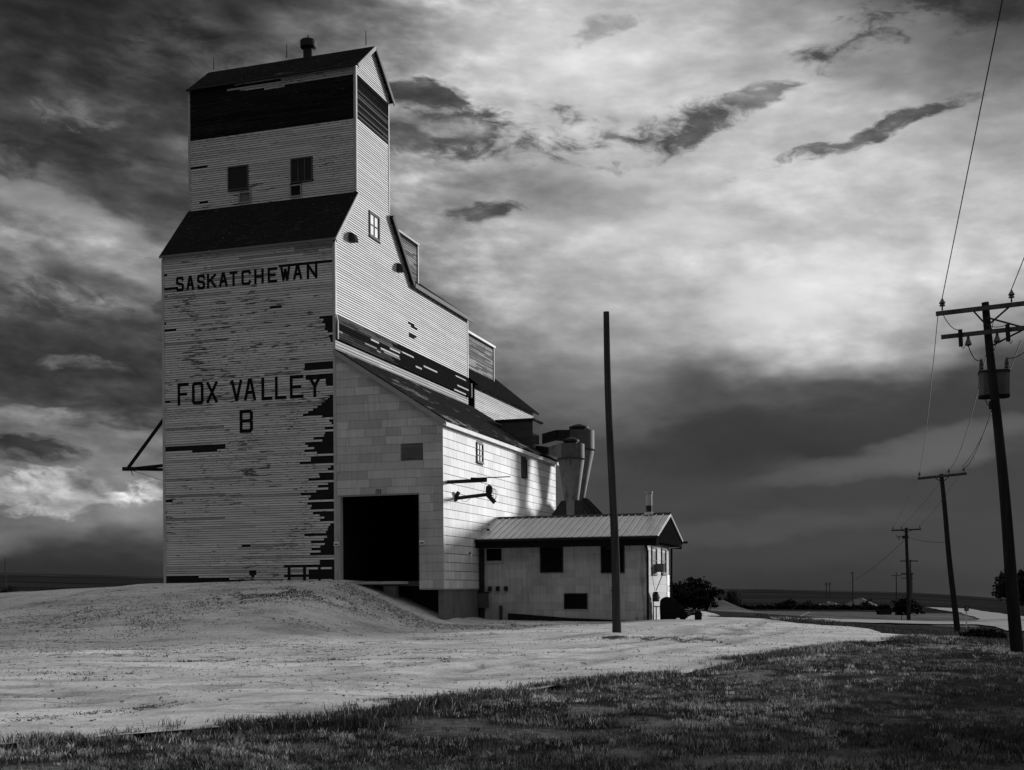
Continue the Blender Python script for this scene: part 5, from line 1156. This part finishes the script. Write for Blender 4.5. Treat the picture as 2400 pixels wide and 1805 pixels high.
def shade_tree(X, Y, H, wd, label, seed):  # trees out of view, added to shade the grass at right
    z0 = hz(X, Y); g = empty('leafy_tree', (X, Y, z0-.1)); tag(g, label, 'tree'); r_ = random.Random(seed)  # added tree out of view, only there for its shade
    m = MB(); m.tube([(0, 0, 0), (.1, 0, H*.3), (0, .1, H*.75)], [.035*H, .025*H, .008*H], .05, 10)
    for k in range(7):
        a = k*1.05; m.tube([(.05, 0, H*(.22+.06*k)), (math.cos(a)*wd*.6, math.sin(a)*wd*.6, H*(.42+.07*k))], [.016*H, .005*H], .05, 6)
    m.build('trunk', M_BARK, g)
    bl = [(r_.uniform(-.6, .6)*wd, r_.uniform(-.6, .6)*wd, H*r_.uniform(.3, .86), wd*r_.uniform(.35, .55), wd*r_.uniform(.35, .55), H*r_.uniform(.12, .2)) for _ in range(14)]
    leaves('crown', g, bl, 9000, H*.05, .03, seed)
shade_tree(31.5, 36.5, 11, 4.6, 'unseen tall leafy tree added to shade the verge, closer to the nearest pole', 41)
shade_tree(39.5, 38.5, 12, 5.0, 'unseen tall leafy tree added to shade the verge, farther right', 42)
# rubble and pale mound
def rubble(px0, px1, pyt, pyb, Y, label, seed):
    r_ = random.Random(seed); X = ray((px0+px1)/2, pyb)[0]*Y; g0 = hz(X, Y); wd = (px1-px0)/FPX*Y; ht = at(px0, pyt, Y).z-g0; m = MB()
    for k in range(70):
        x = r_.gauss(0, .27)*wd; h = max(0, 1-abs(x)/(wd*.5))*ht; z = r_.random()*h; s_ = r_.uniform(.2, .5)*ht*.45; a = r_.uniform(0, 6.28)
        m.beam((x-s_*math.cos(a), r_.uniform(-1, 1)*1.5-s_*math.sin(a), z), (x+s_*math.cos(a), r_.uniform(-1, 1)*.5, z+r_.uniform(-.2, .3)*s_), s_*.9, s_*.7, r_.choice([.12, .25, .4, .5]))
    o = m.build('rubble_heap', M_STONE); o.location = (X, Y, g0); tag(o, label, 'rubble', kind='stuff')
rubble(1906, 1985, 1409, 1420, 236, 'low heap of pale broken rubble beyond the lane', 3)
def earth_mound(px0, px1, pyt, pyb, Y, label, alb):
    X = ray((px0+px1)/2, pyb)[0]*Y; z0 = hz(X, Y); wd = (px1-px0)/FPX*Y/2; ht = at(px0, pyt, Y).z-z0; m = MB(); n = 18
    for i in range(n):
        for j in range(n):
            q = []
            for a, b in ((i, j), (i+1, j), (i+1, j+1), (i, j+1)):
                x, y = -1+2*a/n, -1+2*b/n; r_ = min(1, math.hypot(x, y)); q.append((x*wd, y*wd*.8, ht*(1-r_)**.8*(.85+.3*float(vnoise(a*.5+px0, b*.5)))-.05))
            m.poly(q, alb*(.8+.4*rnd.random()))
    o = m.build('earth_mound', M_STONE, smooth=True); o.location = (X, Y, z0); tag(o, label, 'mound')
earth_mound(1972, 2060, 1401, 1420, 246, 'pale conical earth mound behind the thin distant pole', .11)
# dark hedge line and bin
def hedge(px0, px1, pyt, pyb, Y, label, seed):
    X0 = ray(px0, pyb)[0]*Y; X1 = ray(px1, pyb)[0]*Y; g = empty('hedge', ((X0+X1)/2, Y, hz((X0+X1)/2, Y)-.1)); tag(g, label, 'hedge')
    ht = (pyb-pyt)/FPX*Y; n = 26; bl = [((X1-X0)*(-.5+(k+.5)/n), 0, ht*.5 + hz(X0+(X1-X0)*(k+.5)/n, Y)-hz((X0+X1)/2, Y), (X1-X0)/n*.8, .9, ht*.55*random.Random(seed+k).uniform(.8, 1.15)) for k in range(n)]
    leaves('foliage', g, bl, 9000, .35, .018, seed)
hedge(1735, 2085, 1418, 1430, 205, 'long low dark hedge running across the pasture', 31)
X, Y = ray(2072, 1437)[0]*148, 148
g = empty('skip_bin', (X, Y, hz(X, Y))); tag(g, 'dark low steel bin left of the big dome of foliage', 'bin')
m = MB(); m.prism([(-.75, -.5, 0), (.75, -.5, 0), (.9, -.5, .62), (-.9, -.5, .62)], (0, 1.0, 0), .02); m.build('tub', M_BLACK, g)
m = MB(); m.box(-.95, .95, -.55, -.5, .56, .64, .03); m.box(-.95, .95, .5, .55, .56, .64, .03); m.build('rim', M_BLACK, g)
# road sign
X, Y = hit(2265, 1472); ht = at(2265, 1420, Y).z - hz(X, Y)
g = empty('road_sign', (X, Y, hz(X, Y)-.2)); tag(g, 'small dark square road sign on a thin white post', 'sign')
m = MB(); m.box(-.035, .035, -.03, .03, 0, ht+.1, .65); m.build('post', M_SIGN, g)
pw = 10.5/FPX*Y/2
m = MB(); m.box(-pw, pw, -.055, -.034, ht+.2-2.3*pw, ht+.2, .02); b = m.build('board', M_SIGN, g)
m = MB()
for k, (f_, w_) in enumerate(((.22, .5), (.42, .65), (.62, .4))): m.box(-pw*w_, pw*w_, -.06, -.0555, ht+.2-2.3*pw*(f_+.10), ht+.2-2.3*pw*f_, .28)
m.build('marking', M_SIGN, b)
# stakes and leaning white rod
def stake(px, py0, py1, Y, r_, alb, label, px1=None, name='stake'):
    p = at(px, py0, Y); X = p.x; z0 = hz(X, Y); q = at(px1 or px, py1, Y); g = MB(); g.tube([(0, 0, -.2), (q.x-X, 0, q.z-z0)], r_, alb, 7)
    o = g.build(name, M_SIGN); o.location = (X, Y, z0); tag(o, label, 'stake')
stake(2146, 1472, 1457, 100, .045, .6, 'short pale stake in the grass right of the third pole', 2149)
stake(2113, 1463, 1443, 102, .035, .04, 'thin dark stake in the grass left of the third pole')
stake(1868, 1458, 1435, 88, .045, .75, 'slanting white rod at the near edge of the lane', 1898, 'marker_rod')
stake(1665, 1430, 1414, 80, .025, .05, 'thin dark stake on the bank behind the office')

# old implement beside the office gable
def implement():
    X, Y = 6.95, 51.2; z0 = hz(X, Y); g = empty('garden_tractor', (X, Y, z0), R(-6)); tag(g, 'old black garden tractor silhouette parked beside the office gable', 'garden tractor')
    m = MB(); m.box(-.55, .48, -.24, .24, .10, .34, .015); m.build('chassis', M_BLACK, g)
    n = 9; arc = [(-.66, .0), (-.68, .55)] + [(-.36 - .32*math.cos(math.pi*k/n), .74 + .26*math.sin(math.pi*k/n)) for k in range(1, n)] + [(-.04, .62), (.0, .3), (.0, .05)]
    m = MB(); m.prism([(x, -.3, z) for x, z in arc], (0, .6, 0), .014); m.build('hood', M_BLACK, g)
    m = MB(); m.prism([(-.04, -.2, .86), (.20, -.2, .70), (.36, -.2, .52), (.40, -.2, .36), (-.02, -.2, .3)], (0, .4, 0), .014); m.build('engine', M_BLACK, g)
    m = MB(); m.tube([(.2, 0, .45), (.46, 0, .66)], .022, .015, 6); m.tube([(.38, -.13, .70), (.47, -.16, .66), (.57, -.1, .58), (.58, .1, .58), (.47, .16, .66), (.38, .13, .70)], .02, .015, 6); m.build('steering_handle', M_BLACK, g)
    for y_ in (-.14, .14): m = MB(); m.beam((.36, y_, .44), (.98, y_, .36), .06, .05, .015); m.build('draw_bar', M_BLACK, g)
    m = MB(); m.beam((.45, 0, .16), (.86, 0, .34), .08, .06, .015); m.build('lift_arm', M_BLACK, g)
    m = MB(); m.prism([(.80, -.3, .02), (1.06, -.3, .02), (1.08, -.3, .30), (1.0, -.3, .40), (.80, -.3, .38)], (0, .6, 0), .014); m.build('front_box', M_BLACK, g)
    def wheel(x, y, r_, w_):
        m = MB(); m.lathe([(r_*.55, -w_/2), (r_*.9, -w_/2), (r_, -w_*.3), (r_, w_*.3), (r_*.9, w_/2), (r_*.55, w_/2)], (0, 0, 0), 20, .013); o = m.build('wheel', M_BLACK, g); o.rotation_euler = (R(90), 0, 0); o.location = (x, y, r_)
        h = MB(); h.lathe([(r_*.5, -w_*.3), (r_*.54, w_*.32), (.03, w_*.36)], (0, 0, 0), 14, .04); h.build('hub', M_BLACK, o)
    wheel(-.38, -.38, .24, .14); wheel(-.38, .38, .24, .14); wheel(.28, -.32, .14, .1); wheel(.28, .32, .14, .1)
implement()
build_grass()
build_stones()
